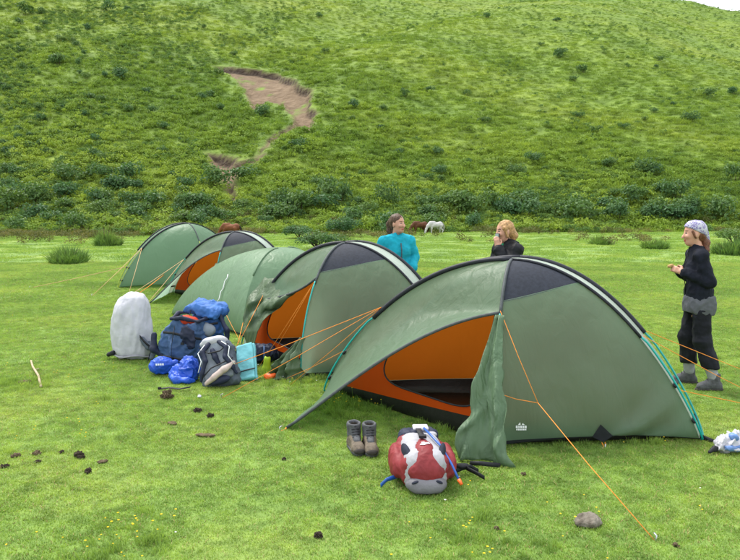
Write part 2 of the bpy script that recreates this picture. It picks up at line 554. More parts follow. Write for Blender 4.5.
MEADOW = [(.118, .200, .046), (.158, .250, .056), (.208, .282, .068)]
HILL = [(.104, .172, .030), (.138, .208, .034), (.170, .230, .038)]
m, n, l = new_mat('meadow_turf'); finish(m, turf_nodes(m, MEADOW, .55, fine=14), bump=(40, .6, .03))
m, n, l = new_mat('grass_blade'); finish(m, rand_tint(m, turf_nodes(m, [tuple(c * 1.45 for c in k) for k in MEADOW], .55, fine=14), (.85, .88, .85), (1.15, 1.1, 1.12)), .55, .25, .42)
m, n, l = new_mat('hill_turf')
hc = turf_nodes(m, HILL, .055, True, fine=9)
at_ = n.new('ShaderNodeAttribute'); at_.attribute_name = 'soil'
geo = n.new('ShaderNodeNewGeometry'); z = n.new('ShaderNodeTexNoise'); z.inputs['Scale'].default_value = .8; z.inputs['Detail'].default_value = 8
l.new(geo.outputs['Position'], z.inputs['Vector'])
r = n.new('ShaderNodeValToRGB'); r.color_ramp.elements[0].position = .3; r.color_ramp.elements[1].position = .7
r.color_ramp.elements[0].color = (.120, .080, .048, 1); r.color_ramp.elements[1].color = (.205, .145, .090, 1)
l.new(z.outputs[0], r.inputs[0])
mx = n.new('ShaderNodeMix'); mx.data_type = 'RGBA'
l.new(at_.outputs['Fac'], mx.inputs[0]); l.new(hc, mx.inputs[6]); l.new(r.outputs[0], mx.inputs[7])
at2 = n.new('ShaderNodeAttribute'); at2.attribute_name = 'humus_shade'
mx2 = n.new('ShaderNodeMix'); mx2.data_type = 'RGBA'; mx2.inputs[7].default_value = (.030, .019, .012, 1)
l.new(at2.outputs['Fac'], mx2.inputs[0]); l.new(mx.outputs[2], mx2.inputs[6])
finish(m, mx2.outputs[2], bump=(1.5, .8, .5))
m, n, l = new_mat('hill_tuft'); finish(m, rand_tint(m, turf_nodes(m, [tuple(c * 1.4 for c in k) for k in HILL], .055, True, fine=9), (.84, .89, .88), (1.18, 1.12, 1.08)), .7, .15, .3)
m, n, l = new_mat('weed_tuft'); finish(m, rand_tint(m, turf_nodes(m, [(.082, .160, .046), (.105, .190, .050), (.135, .215, .050)], .1, fine=9), (.75, .85, 1.0), (1.25, 1.15, .95)), .7, .15, .3)
m, n, l = new_mat('shrub_leaf'); finish(m, rand_tint(m, turf_nodes(m, [(.060, .132, .050), (.080, .160, .055), (.105, .185, .056)], .35, fine=7), (.8, .9, 1.15), (1.25, 1.12, .85)), .6, .2, .3)
m, n, l = new_mat('reed_leaf'); finish(m, rand_tint(m, turf_nodes(m, [(.09, .185, .055), (.13, .23, .062), (.16, .25, .065)], .6, fine=7), (.85, .9, .95), (1.15, 1.1, 1)), .6, .2, .3)
mat('dry_stem', (.16, .13, .06), .8, .1, .3, 20)
mat('bark', (.07, .05, .035), .85, .1, .3, 30)

mx_ = axis([(-420, -60, 12), (-60, -14, 1.6), (-14, -6, .35), (-6, 6, .10), (6, 14, .35), (14, 60, 1.6), (60, 420, 12)])
my_ = axis([(-60, -4, 4), (-4, 2.5, .5), (2.5, 11, .10), (11, 24, .35), (24, 80, 1.2), (80, 420, 14)])
sheet('meadow', mx_, my_, meadow_h, MAT['meadow_turf'])
hx_ = axis([(-190, -34, 1.1), (-34, -4, .4), (-4, 120, .9), (120, 240, 2)])
sy = [p[1] for s in scar_w for p in s]
hy_ = axis([(44, min(sy) - 6, .8), (min(sy) - 6, max(sy) + 5, .45), (max(sy) + 5, 200, 1.0), (200, 330, 2)])
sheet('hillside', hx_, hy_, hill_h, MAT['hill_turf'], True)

# ------------------------------------------------------------------ tents
class Tent:
    def __init__(T, label, peak, rz, aL=1.83, aR=1.42, W=.90, H=1.36, fly='fly', nu=.10):
        T.aL, T.aR, T.W, T.H, T.nu = aL, aR, W, H, nu
        T.fly = MAT[fly]
        T.root = empty('tent', (peak[0], peak[1], 0), rz)
        T.M = Matrix.Translation((peak[0], peak[1], 0)) @ Matrix.Rotation(rz, 4, 'Z')
        T.Mi = T.M.inverted()
        tag(T.root, label, 'tent', 'green tents pitched in a row')
        hp = [T.M @ Vector(q) for q in ((-aL, 0, 0), (nu, -W, 0), (aR, 0, 0), (nu, W, 0))]
        T.foot = [(p.x, p.y) for p in hp]
    def loc(T, w): return T.Mi @ Vector(w)
    def dd(T, f): return .125 * max(math.cos(f), 0) ** .6 + .012
    def ridge(T, f, side, nf=0, off=0.0):
        a = T.aR if side > 0 else T.aL
        c = max(math.cos(f), 0)
        return Vector((side * (a * math.sin(f) + off * math.sin(f)), -nf * (T.dd(f) + (off * .3 if nf else 0)), T.H * c ** 1.7 + off * c + .01))
    def cross(T, f, nf, off=0.0):
        c = max(math.cos(f), 0); d = T.dd(0)
        return Vector((T.nu * math.sin(f), -nf * (d * c + (T.W) * math.sin(f) + off * math.sin(f)), T.H * c ** 1.35 + off * c + .01))
    def panel(T, side, nf, s, f, k=1.0):
        A = T.ridge(f, side, nf); B = T.cross(f, nf)
        p = A.lerp(B, s)
        w = 4 * s * (1 - s)
        out = Vector((side * .6, -nf * .8, .15))
        p += out * (.045 * w * math.sin(min(2 * f, math.pi / 2) * 1.0) * (1 - max(0, (f - 1.1) / .47) * .6))
        # creases that run to the corner
        q = f - R(90)
        p += out * (.010 * math.sin(s * 17 + f * 5) * w * max(0, math.sin(2 * f)) * math.exp(-((f - 1.25) / .35) ** 2))
        if side > 0 and nf > 0 and k > .99:      # the crease from the pole clip down to the peg tab
            dl = abs((f - R(60)) / R(28) - s / .46) * .35
            p += out * (.028 * math.exp(-(dl / .035) ** 2) * (1 if s < .48 else 0) * min(1, s * 8))
            p -= out * (.02 * math.exp(-((dl - .09) / .05) ** 2) * (1 if s < .4 else 0) * min(1, s * 8))
        if f > 1.2 and k > .99: p.z += (.045 if s > .5 else .055) * w * ((f - 1.2) / .37) ** 2
        if k != 1.0:
            p = Vector((p.x * k, p.y * k, p.z * (k - .01)))
        return p
    def patch(T, name, side, nf, f0, f1, m, k=1.0, s0=0.0, s1=1.0, nu=18, nv=26):
        b = MB(); b.grid(lambda a, c: T.panel(side, nf, s0 + (s1 - s0) * a, f0 + (f1 - f0) * c, k), nu, nv)
        return b.build(name, m, T.root)
    def frame(T, sleeve='sleeve', pole='pole_teal', fs=R(44), cap='fly_pale', right=True):
        for side in (-1, 1):
            b = MB()
            def cap_pt(a, c, side=side):
                f = c * R(90); d = T.dd(f) * (2 * a - 1)
                p = T.ridge(f, side); return Vector((p.x, d, p.z + .012 * (1 - (2 * a - 1) ** 2)))
            b.grid(cap_pt, 4, 30)
            b.build('ridge_strip', MAT[cap], T.root)
            for nf in (-1, 1):
                if sleeve:
                    s = MB(); pts = [T.ridge(fs * i / 16, side, nf, .008) for i in range(17)]
                    s.tube(pts, .021 if side < 0 or nf < 0 else .012, 7); s.build('pole_sleeve', MAT[sleeve], T.root)
                if pole:
                    s = MB(); pts = [T.ridge(fs * .97 + (R(89.5) - fs * .97) * i / 14, side, nf, .022 if 0 < i < 14 else .006) for i in range(15)]
                    s.tube(pts, .0085, 7); s.build('pole', MAT[pole], T.root)
            if pole:
                for ff in (R(60), R(74)):
                    p = T.ridge(ff, side, 0, .01); c = MB()
                    c.box(p, (.016, T.dd(ff) + .02, .009), roty(side * .9)); c.build('pole_clip', MAT['black_web'], T.root)
        for nf in (-1, 1):
            s = MB(); pts = [T.cross(R(40) * i / 10, nf, .006) for i in range(11)]
            s.tube(pts, .013, 6); s.build('pole_sleeve', MAT['edge_tape' if sleeve else 'fly_light'], T.root)
            if pole:
                s = MB(); s.tube([T.cross(R(39) + R(50) * i / 12, nf, .016 if i < 12 else 0) for i in range(13)], .0085, 7)
                s.build('pole', MAT[pole], T.root)
    def hem(T, side, nf, m='hem'):
        s = MB(); s.grid(lambda a, c: T.panel(side, nf, a, R(86.2) + R(3.8) * c, 1.003) + Vector((0, 0, .001)), 24, 3)
        s.build('hem', MAT[m], T.root)
    def closed(T, side, nf, vent=False, hem='hem'):
        if vent:
            fl = lambda a: R(22 + 11 * a ** 1.3)
            b = MB(); b.grid(lambda a, c: T.panel(side, nf, a, fl(a) * c), 14, 10); b.build('vent_panel', MAT['vent_mesh'], T.root)
            b = MB(); b.grid(lambda a, c: T.panel(side, nf, a, fl(a) + (R(90) - fl(a)) * c), 20, 26); b.build('fly_panel', T.fly, T.root)
            b = MB(); b.tube([T.panel(side, nf, i / 16, fl(i / 16), 1.002) for i in range(17)], .006, 5)
            b.build('seam', MAT['edge_tape'], T.root)
        else: T.patch('fly_panel', side, nf, 0, R(90), T.fly)
        T.hem(side, nf, hem)
    def inner(T, open_front=True):
        k = .925
        om = MAT['inner_orange']; gm = MAT['groundsheet']
        for side in (-1, 1):
            for nf in (-1, 1):
                if open_front and side < 0 and nf > 0: continue
                T.patch('inner_wall', side, nf, 0, R(77), om, k, nu=10, nv=14)
        for side in (-1, 1):
            for nf in (-1, 1):
                T.patch('groundsheet_wall', side, nf, R(77), R(90), gm, k - .004, nu=12, nv=3)
        q = [Vector((-T.aL * k, 0, .02)), Vector((T.nu, -T.W * k, .02)), Vector((T.aR * k, 0, .02)), Vector((T.nu, T.W * k, .02))]
        b = MB(); b.add(q, [(0, 1, 2, 3)]); b.build('groundsheet', gm, T.root)
        if open_front:
            N = 64; b = MB(); zp = []
            def outer(a):
                x, y = math.cos(a), math.sin(a); m_ = max(abs(x), abs(y)); return x / m_, y / m_
            def mp(sx, fy): return T.panel(-1, 1, sx, fy, k)
            rows = []
            for i in range(N):
                a = 2 * math.pi * i / N
                ox, oy = outer(a); so, fo = .5 + .5 * ox, R(38.5) + R(38.5) * oy
                ex = math.copysign(abs(math.cos(a)) ** .4, math.cos(a)); ey = math.copysign(abs(math.sin(a)) ** .4, math.sin(a))
                si = .60 + .345 * ex; fi = R(40) + R(26 + 9.5 * si) * ey
                rows.append([(so + (si - so) * j / 5, fo + (fi - fo) * j / 5) for j in range(6)])
                zp.append(mp(si, fi) + Vector((-.004, -.006, 0)))
            P = [mp(*q) for r_ in rows for q in r_]; F = []
            for i in range(N):
                for j in range(5):
                    a, c = i * 6 + j, ((i + 1) % N) * 6 + j
                    F.append((a, c, c + 1, a + 1))
            b.add(P, F); b.build('inner_door_wall', om, T.root)
            z_ = MB(); z_.tube(zp + [zp[0]], .007, 5); z_.build('door_zip', MAT['sleeve'], T.root)
    def porch(T, K, fP=R(38), lift=.36, endf=R(90), bot=True):
        """open fly panel over the near left quarter: from the ridge to a free edge that runs from the cross pole to K"""
        P = T.cross(fP, 1); K = Vector(K)
        def edge(f):
            if f <= fP: return T.cross(f, 1)
            t = (f - fP) / (endf - fP)
            e = P.lerp(K, t); e.z += lift * 2 * t * (1 - t) ** 1.4
            return e
        T.edge = edge; T.fP = fP; T.endf = endf
        def pt(a, c):
            f = endf * c; p = T.ridge(f, -1, 1).lerp(edge(f), a)
            w = 4 * a * (1 - a)
            p += Vector((.02, .03, -.012)) * (w * math.sin(math.pi * c)) + Vector((0, 0, .007)) * (math.sin(a * 9 + c * 14) * w)
            return p
        b = MB(); b.grid(pt, 20, 34); b.build('porch_panel', T.fly, T.root)
        b = MB(); pts = [edge(fP + (endf - fP) * i / 24) for i in range(25)]
        b.tube(pts, .013, 6); b.build('porch_edge', MAT['edge_tape'], T.root)
    def drape(T, top, bl, br, name='door_flap', m=None, folds=1.7, amp=.04, seed=1.0, n=34, out=(-.3, -.9, 0)):
        top, bl, br = Vector(top), Vector(bl), Vector(br); out = Vector(out).normalized()
        def pt(a, c):
            wd = .3 + .7 * c ** .6 * (1.18 - .18 * c)
            l_ = top.lerp(bl, c); r_ = top.lerp(br, c)
            mid = (l_ + r_) / 2
            p = mid + (r_ - l_) * (a - .5) * (wd if c > 0 else 1)
            p += (br - bl).normalized() * ((a - .5) * .06 * (1 - c))
            am = amp * (.25 + .75 * c)
            ph = a * folds * 2 * math.pi + seed + .9 * math.sin(c * 4 + seed)
            p += out * (am * math.sin(ph) + .5 * am * noise.noise(Vector((a * 5, c * 6, seed * 3))))
            p += out * (.05 * math.sin(math.pi * c))
            q_ = Vector((a * 3.2 + seed, c * 4.2, seed)); q_ += noise.noise_vector(q_) * .5
            p += out * (.045 * (1 - abs(noise.noise(q_)) * 2) * min(1, c * 1.6)) + (br - bl).normalized() * (.05 * noise.noise(q_ * 1.3) * c)
            p.z = max(p.z + .03 * noise.noise(Vector((a * 7, c * 5, seed))) * c, .006)
            return p
        b = MB(); b.grid(pt, n, n); o = b.build(name, m or T.fly, T.root)
        md = o.modifiers.new('th', 'SOLIDIFY'); md.thickness = .004
        return o
    def guy(T, a, b_, m='cord', r=.0027, peg=True, name='guy_line'):
        """world points: cord from a to b_, with a peg at the ground end"""
        a = T.loc(a); b_ = T.loc(b_)
        s = MB(); s.tube([a, a.lerp(b_, .5) + Vector((0, 0, -.012)), b_], r, 5); o = s.build(name, MAT[m], T.root)
        if peg:
            dr = (b_ - a).normalized(); dr.z = 0
            p = MB(); p.tube([b_ + Vector((0, 0, -.05)) - dr * .01, b_ + Vector((0, 0, .035)) + dr * .012, b_ + Vector((0, 0, .04)) - dr * .012], .005, 5)
            p.build('tent_peg', MAT['peg_metal'], T.root)
        return o
    def logo(T, side, nf, s, f, w=.085):
        """small white print on the lower fly: a mark over two lines of lettering too small to read"""
        b = MB()
        C = T.panel(side, nf, s, f); du = (T.panel(side, nf, s + side * -.05, f) - C).normalized(); dv = (T.panel(side, nf, s, f - .05) - C).normalized()
        if du.x < 0: du = -du
        nn = du.cross(dv).normalized()
        if nn.y > 0 and nf > 0: nn = -nn
        def quad(x0, x1, y0, y1):
            b.add([C + du * (x * w) + dv * (y * w) + nn * .010 for x, y in ((x0, y0), (x1, y0), (x1, y1), (x0, y1))], [(0, 1, 2, 3)])
        def poly(pts): b.add([C + du * (x * w) + dv * (y * w) + nn * .010 for x, y in pts], [tuple(range(len(pts)))])
        x = -.8
        for ww in (.28, .2, .3, .22, .26):
            quad(x, x + ww, -.05, .32); x += ww + .07
        x = -.75
        for ww in (.16, .3, .2, .34, .2):
            quad(x, x + ww, -.36, -.14); x += ww + .06
        poly([(-.5, .42), (-.1, .42), (-.18, .8), (-.32, .62)]); poly([(.02, .42), (.5, .42), (.2, .66)])
        b.build('printed_mark', MAT['print_white'], T.root)
    def tab(T, side, nf, s, w=.075):
        p = T.panel(side, nf, s, R(86)); t = (T.panel(side, nf, s + .03, R(86)) - T.panel(side, nf, s - .03, R(86))).normalized()
        up = (T.panel(side, nf, s, R(78)) - p).normalized(); n_ = t.cross(up).normalized()
        if n_.y * -nf < 0: n_ = -n_
        b = MB(); b.add([p + up * .10 + n_ * .012, p + t * w + n_ * .014 - up * .0, p - up * .05 + n_ * .016, p - t * w + n_ * .014], [(0, 1, 2, 3)])
        b.build('peg_tab', MAT['hem'], T.root, False)
        q = p - up * .05 + n_ * .016
        b = MB(); b.tube([q + t * .012, q + n_ * .05 + Vector((0, 0, -.03)), q + n_ * .06 + Vector((0, 0, -.045)), q - t * .012], .004, 5)
        b.build('peg_loop', MAT['cord'], T.root)
        b = MB(); e = q + n_ * .055; b.tube([Vector((e.x, e.y, -.04)), Vector((e.x, e.y, .03))], .004, 5); b.build('tent_peg', MAT['peg_metal'], T.root)

TENTS = []
# --- nearest tent
Lf, Rf = G(328, 392), G(700, 440)
u = (Rf - Lf).normalized(); rz1 = math.atan2(u.y, u.x)
d = ray(516, 258)
s_ = (Lf.y * d.x / d.y - Lf.x) / (u.x - u.y * d.x / d.y)
pk = Lf + u * s_
Hpk = atY(516, 258, pk.y).z
print('tent1', pk, rz1, Hpk, s_, (Rf - Lf).length - s_)
T1 = Tent('large green tent nearest the camera with open orange doorway and bunched door flap', (pk.x, pk.y), rz1, s_, (Rf - Lf).length - s_, .86, Hpk - .02)
TENTS.append(T1)
T1.frame()
T1.closed(1, 1, True); T1.closed(1, -1, True); T1.closed(-1, -1)
K1 = T1.loc(G(287, 428, .015)); K1.z = .02
T1.porch(K1, R(38))
T1.inner()
T1.drape(T1.cross(R(40), 1, .03) , T1.loc(G(459, 458)), T1.loc(G(519, 467)), m=MAT['fly_door'], folds=1.3, amp=.05, seed=1.6)
T1.logo(1, 1, .875, R(79), .052)
T1.tab(1, 1, .49)
b = MB(); tl = T1.loc(G(470, 466)); tr = T1.loc(G(500, 468)); b.strip([tl + V(0, 0, .02), tl.lerp(tr, .4) + V(0, -.02, .03), tr + V(0, 0, .018)], (0, .3, 1), .03, .012)
b.build('door_strap', MAT['black_web'], T1.root)
wP = T1.M @ T1.cross(R(38), 1, .02)
J = atY(538, 403, 5.0)
T1.guy(wP, J, peg=False); T1.guy(T1.M @ T1.cross(R(66), 1, .03), J, peg=False); T1.guy(J, G(655, 541))
wl_ = T1.M @ T1.ridge(R(40), -1, 1, .03)
wl2 = T1.M @ T1.ridge(R(60), -1, 1, .03)
T1.guy(wl_, G(222, 398)); T1.guy(wl_, G(290, 385)); T1.guy(wl2, G(283, 380)); T1.guy(wl_, G(192, 380), r=.0035)
wr_ = T1.M @ T1.ridge(R(44), 1, 1, .03); wr2 = T1.M @ T1.ridge(R(62), 1, 1, .03); wr3 = T1.M @ T1.ridge(R(44), 1, -1, .03)
T1.guy(wr_, G(790, 412)); T1.guy(wr3, G(800, 391)); T1.guy(wr2, G(792, 411))
T1.guy(K1 and T1.M @ K1, G(281, 431), peg=True, r=.007)
b = MB(); rf = T1.loc(Rf); e = T1.loc(G(716, 444)); b.strip([rf + V(0, 0, .03), rf.lerp(e, .5) + V(0, 0, .02), e + V(0, 0, .01)], (0, .2, 1), .035, .008); b.build('corner_strap', MAT['black_web'], T1.root)

# --- second tent, its porch not pegged out
pk2 = G(352, 361)
H2 = atY(352, 242, pk2.y).z
print('tent2', pk2, H2)
T2 = Tent('green tent in mid row, loose dark porch flap hanging left of its orange doorway', (pk2.x, pk2.y), rz1 - .08, 1.62, 1.42, .97, H2 - .02, nu=0.0)
TENTS.append(T2)
T2.frame()
T2.closed(1, 1, True); T2.closed(1, -1, True); T2.closed(-1, -1)
kk = T2.ridge(R(47), -1, 1) + V(-.02, -.07, -.07)
T2.porch(kk, R(36), -.16, R(47))
T2.inner()
lt = T2.loc(atY(262, 279, 8.5)); 
T2.logo(1, 1, .72, R(80), .085)
T2.drape(T2.cross(R(66), 1, .02), T2.loc(G(270, 378)), T2.loc(G(303, 381)), folds=2.6, amp=.06, seed=2.3, m=MAT['fly_loose'])
# loose flap: crumpled sheet from the porch edge down to the grass by the left end
def loose(T):
    Lp = [(265, 277), (251, 298), (243, 317), (243, 332), (247, 344)]
    Rp = [(306, 286), (287, 300), (268, 315), (258, 331), (254, 346)]
    def cv(L, c, Y0, Y1):
        x = c * (len(L) - 1); i = min(int(x), len(L) - 2); t = x - i
        p = [a + (b_ - a) * t for a, b_ in zip(L[i], L[i + 1])]
        return atY(p[0], p[1], Y0 + (Y1 - Y0) * c)
    def pt(a, c):
        l_ = cv(Lp, c, 8.95, 8.55); r_ = cv(Rp, c, 8.15, 8.30)
        p = l_.lerp(r_, a)
        w = math.sin(math.pi * min(1, c * 1.3 + .1))
        d_ = Vector((-.45, -.9, .0))
        p += d_ * (.05 * w * math.sin(a * 8 + 7 * c + 2.5 * noise.noise(Vector((a * 3, c * 3, 1)))) + .09 * w * noise.noise(Vector((a * 3.3 + 4, c * 5.5, 5))))
        p += Vector((0, 0, 1)) * (.05 * w * noise.noise(Vector((a * 6, c * 7, 9))))
        return T.loc(p)
    b = MB(); b.grid(pt, 44, 44); o = b.build('loose_flap', MAT['fly_loose'], T.root)
    md = o.modifiers.new('th', 'SOLIDIFY'); md.thickness = .004
loose(T2)
w2 = T2.M @ T2.cross(R(40), 1, .03)
T2.guy(w2, G(268, 362)); T2.guy(w2, G(258, 368)); T2.guy(T2.M @ T2.ridge(R(44), -1, 1, .03), G(225, 368), r=.004)

# --- closed pale tent
pk3 = G(284, 325); H3 = atY(284, 248, pk3.y).z
T3 = Tent('pale green closed tent without dark sleeves, between the two nearest orange doorways', (pk3.x, pk3.y), rz1 - .03, 2.25, 1.30, 1.12, H3 - .01, 'fly_light')
TENTS.append(T3)
T3.frame(None, None, cap='fly_light')
for sd_ in (-1, 1):
    for nf in (-1, 1): T3.closed(sd_, nf)
q3 = T3.M @ T3.panel(-1, 1, .62, R(40)); q4 = T3.M @ T3.panel(-1, 1, .68, R(62))
b = MB(); a_, c_ = T3.loc(q3) + V(-.02, -.03, 0), T3.loc(q4) + V(-.02, -.03, 0)
b.tube([a_.lerp(c_, i / 8) + V(.012 * math.sin(i * 2.1), -.004, 0) for i in range(9)], .008, 5); b.build('toggle_cord', MAT['white_cloth'], T3.root)
T3.guy(q4, G(246, 352)); T3.guy(T3.M @ T3.cross(R(75), 1), G(236, 350), r=.004)

# --- fourth tent, open like the first
pk4 = G(240, 298); H4 = atY(240, 232, pk4.y).z
print('tent4', pk4, H4)
T4 = Tent('green tent with dark vent and narrow orange doorway, second farthest of the row', (pk4.x, pk4.y), rz1, 1.80, 1.42, .88, min(H4, 1.5) - .01)
TENTS.append(T4)
T4.frame()
T4.closed(1, 1, True); T4.closed(1, -1, True); T4.closed(-1, -1)
K4 = T4.loc(G(150, 304)); K4.z = .02
T4.porch(K4, R(36), .36)
T4.inner()
T4.drape(T4.cross(R(50), 1, .03), T4.loc(G(196, 312)), T4.loc(G(212, 312)), seed=3.1)
a4 = T4.M @ T4.ridge(R(46), -1, 1, .03)
T4.guy(a4, G(118, 303), 'cord_tan', .006); T4.guy(a4, G(140, 312), 'cord_tan', .005)

# --- farthest tent, turned the other way
Lf5 = G(119, 288); pk5 = G(187, 284); 
u5 = (pk5 - Lf5).normalized(); H5 = atY(187, 223.5, pk5.y).z
print('tent5', pk5, (pk5 - Lf5).length, H5)
T5 = Tent('farthest green tent in the row, closed side with yellowish end poles', (pk5.x, pk5.y), math.atan2(u5.y, u5.x) , (pk5 - Lf5).length, 1.5, .95, H5 - .01)
TENTS.append(T5)
T5.frame(pole='pole_yellow', cap='fly')
for sd_ in (-1, 1):
    for nf in (-1, 1): T5.closed(sd_, nf)
a5 = T5.M @ T5.ridge(R(42), -1, 1, .03)
T5.guy(a5, G(92, 296), 'cord_tan', .006); T5.guy(a5, G(128, 296), 'cord_tan', .005); T5.guy(T5.M @ T5.panel(-1, 1, .5, R(70)), G(135, 296), 'cord', .007)
T5.guy(T5.M @ T5.ridge(R(60), -1, -1, .03), G(30, 288), 'cord_tan', .006)

# ------------------------------------------------------------------ people
def skin_mat(name, col):
    m = mat(name, col, .5, .35, .08, 14); b = [x for x in m.node_tree.nodes if x.type == 'BSDF_PRINCIPLED'][0]
    b.inputs['Subsurface Weight'].default_value = .12; b.inputs['Subsurface Scale'].default_value = .01
    return m
skin_mat('skin', (.56, .30, .20)); skin_mat('skin_pale', (.50, .27, .19))
mat('lip', (.42, .12, .10), .45, .3); mat('eye_dark', (.03, .025, .02), .3, .5); mat('brow', (.12, .07, .04), .8, .1)
mat('hair_brown', (.075, .040, .022), .5, .35, .45, 60, .5, 140); mat('hair_red', (.13, .050, .026), .5, .35, .45, 60, .5, 140)
mat('hair_blond', (.40, .23, .10), .5, .35, .40, 50, .5, 140)
mat('fleece_black', (.010, .012, .020), .85, .15, .3, 20, .35, 55)
mat('jacket_black', (.006, .007, .010), .6, .22, .3, 12, .3, 30)
mat('trousers_dark', (.012, .013, .019), .8, .2, .3, 10, .4, 22)
mat('shirt_grey', (.10, .105, .12), .85, .1, .12, 20, .3, 40)
mat('fleece_teal', (.012, .30, .40), .85, .15, .12, 14, .3, 40)
mat('shirt_green', (.03, .42, .22), .8, .2, .1)
mat('jeans', (.05, .07, .13), .85, .1, .2, 20, .2, 80)
mat('boot_tan', (.145, .118, .09), .8, .2, .25, 30, .4, 90)
mat('boot_grey', (.085, .088, .095), .75, .2, .25, 30, .4, 90)
mat('sole', (.05, .045, .042), .85, .1, .2, 30)
mat('sock_grey', (.30, .31, .33), .9, .1, .1, 40)
# patterned head scarf
m = mat('bandana', (.60, .58, .70), .8, .15, .1, 20)
n, l = m.node_tree.nodes, m.node_tree.links
b_ = [x for x in n if x.type == 'BSDF_PRINCIPLED'][0]; tc = [x for x in n if x.type == 'TEX_COORD'][0]
vo = n.new('ShaderNodeTexVoronoi'); vo.inputs['Scale'].default_value = 38; l.new(tc.outputs['Object'], vo.inputs['Vector'])
wv = n.new('ShaderNodeTexNoise'); wv.inputs['Scale'].default_value = 22; l.new(tc.outputs['Object'], wv.inputs['Vector'])
ad = n.new('ShaderNodeMath'); ad.operation = 'ADD'; l.new(vo.outputs[0], ad.inputs[0]); l.new(wv.outputs[0], ad.inputs[1])
rp = n.new('ShaderNodeValToRGB'); rp.color_ramp.interpolation = 'CONSTANT'
for p_, c_ in ((.50, (.10, .08, .22, 1)), (.66, (.42, .41, .53, 1)), (.82, (.17, .14, .32, 1))):
    e = rp.color_ramp.elements.new(p_); e.color = c_
rp.color_ramp.elements[0].color = (.48, .47, .56, 1); rp.color_ramp.elements[-1].color = (.45, .45, .53, 1)
l.new(ad.outputs[0], rp.inputs[0]); l.new(rp.outputs[0], b_.inputs['Base Color'])

def lerp(a, b, t): return tuple(x + (y - x) * t for x, y in zip(a, b))

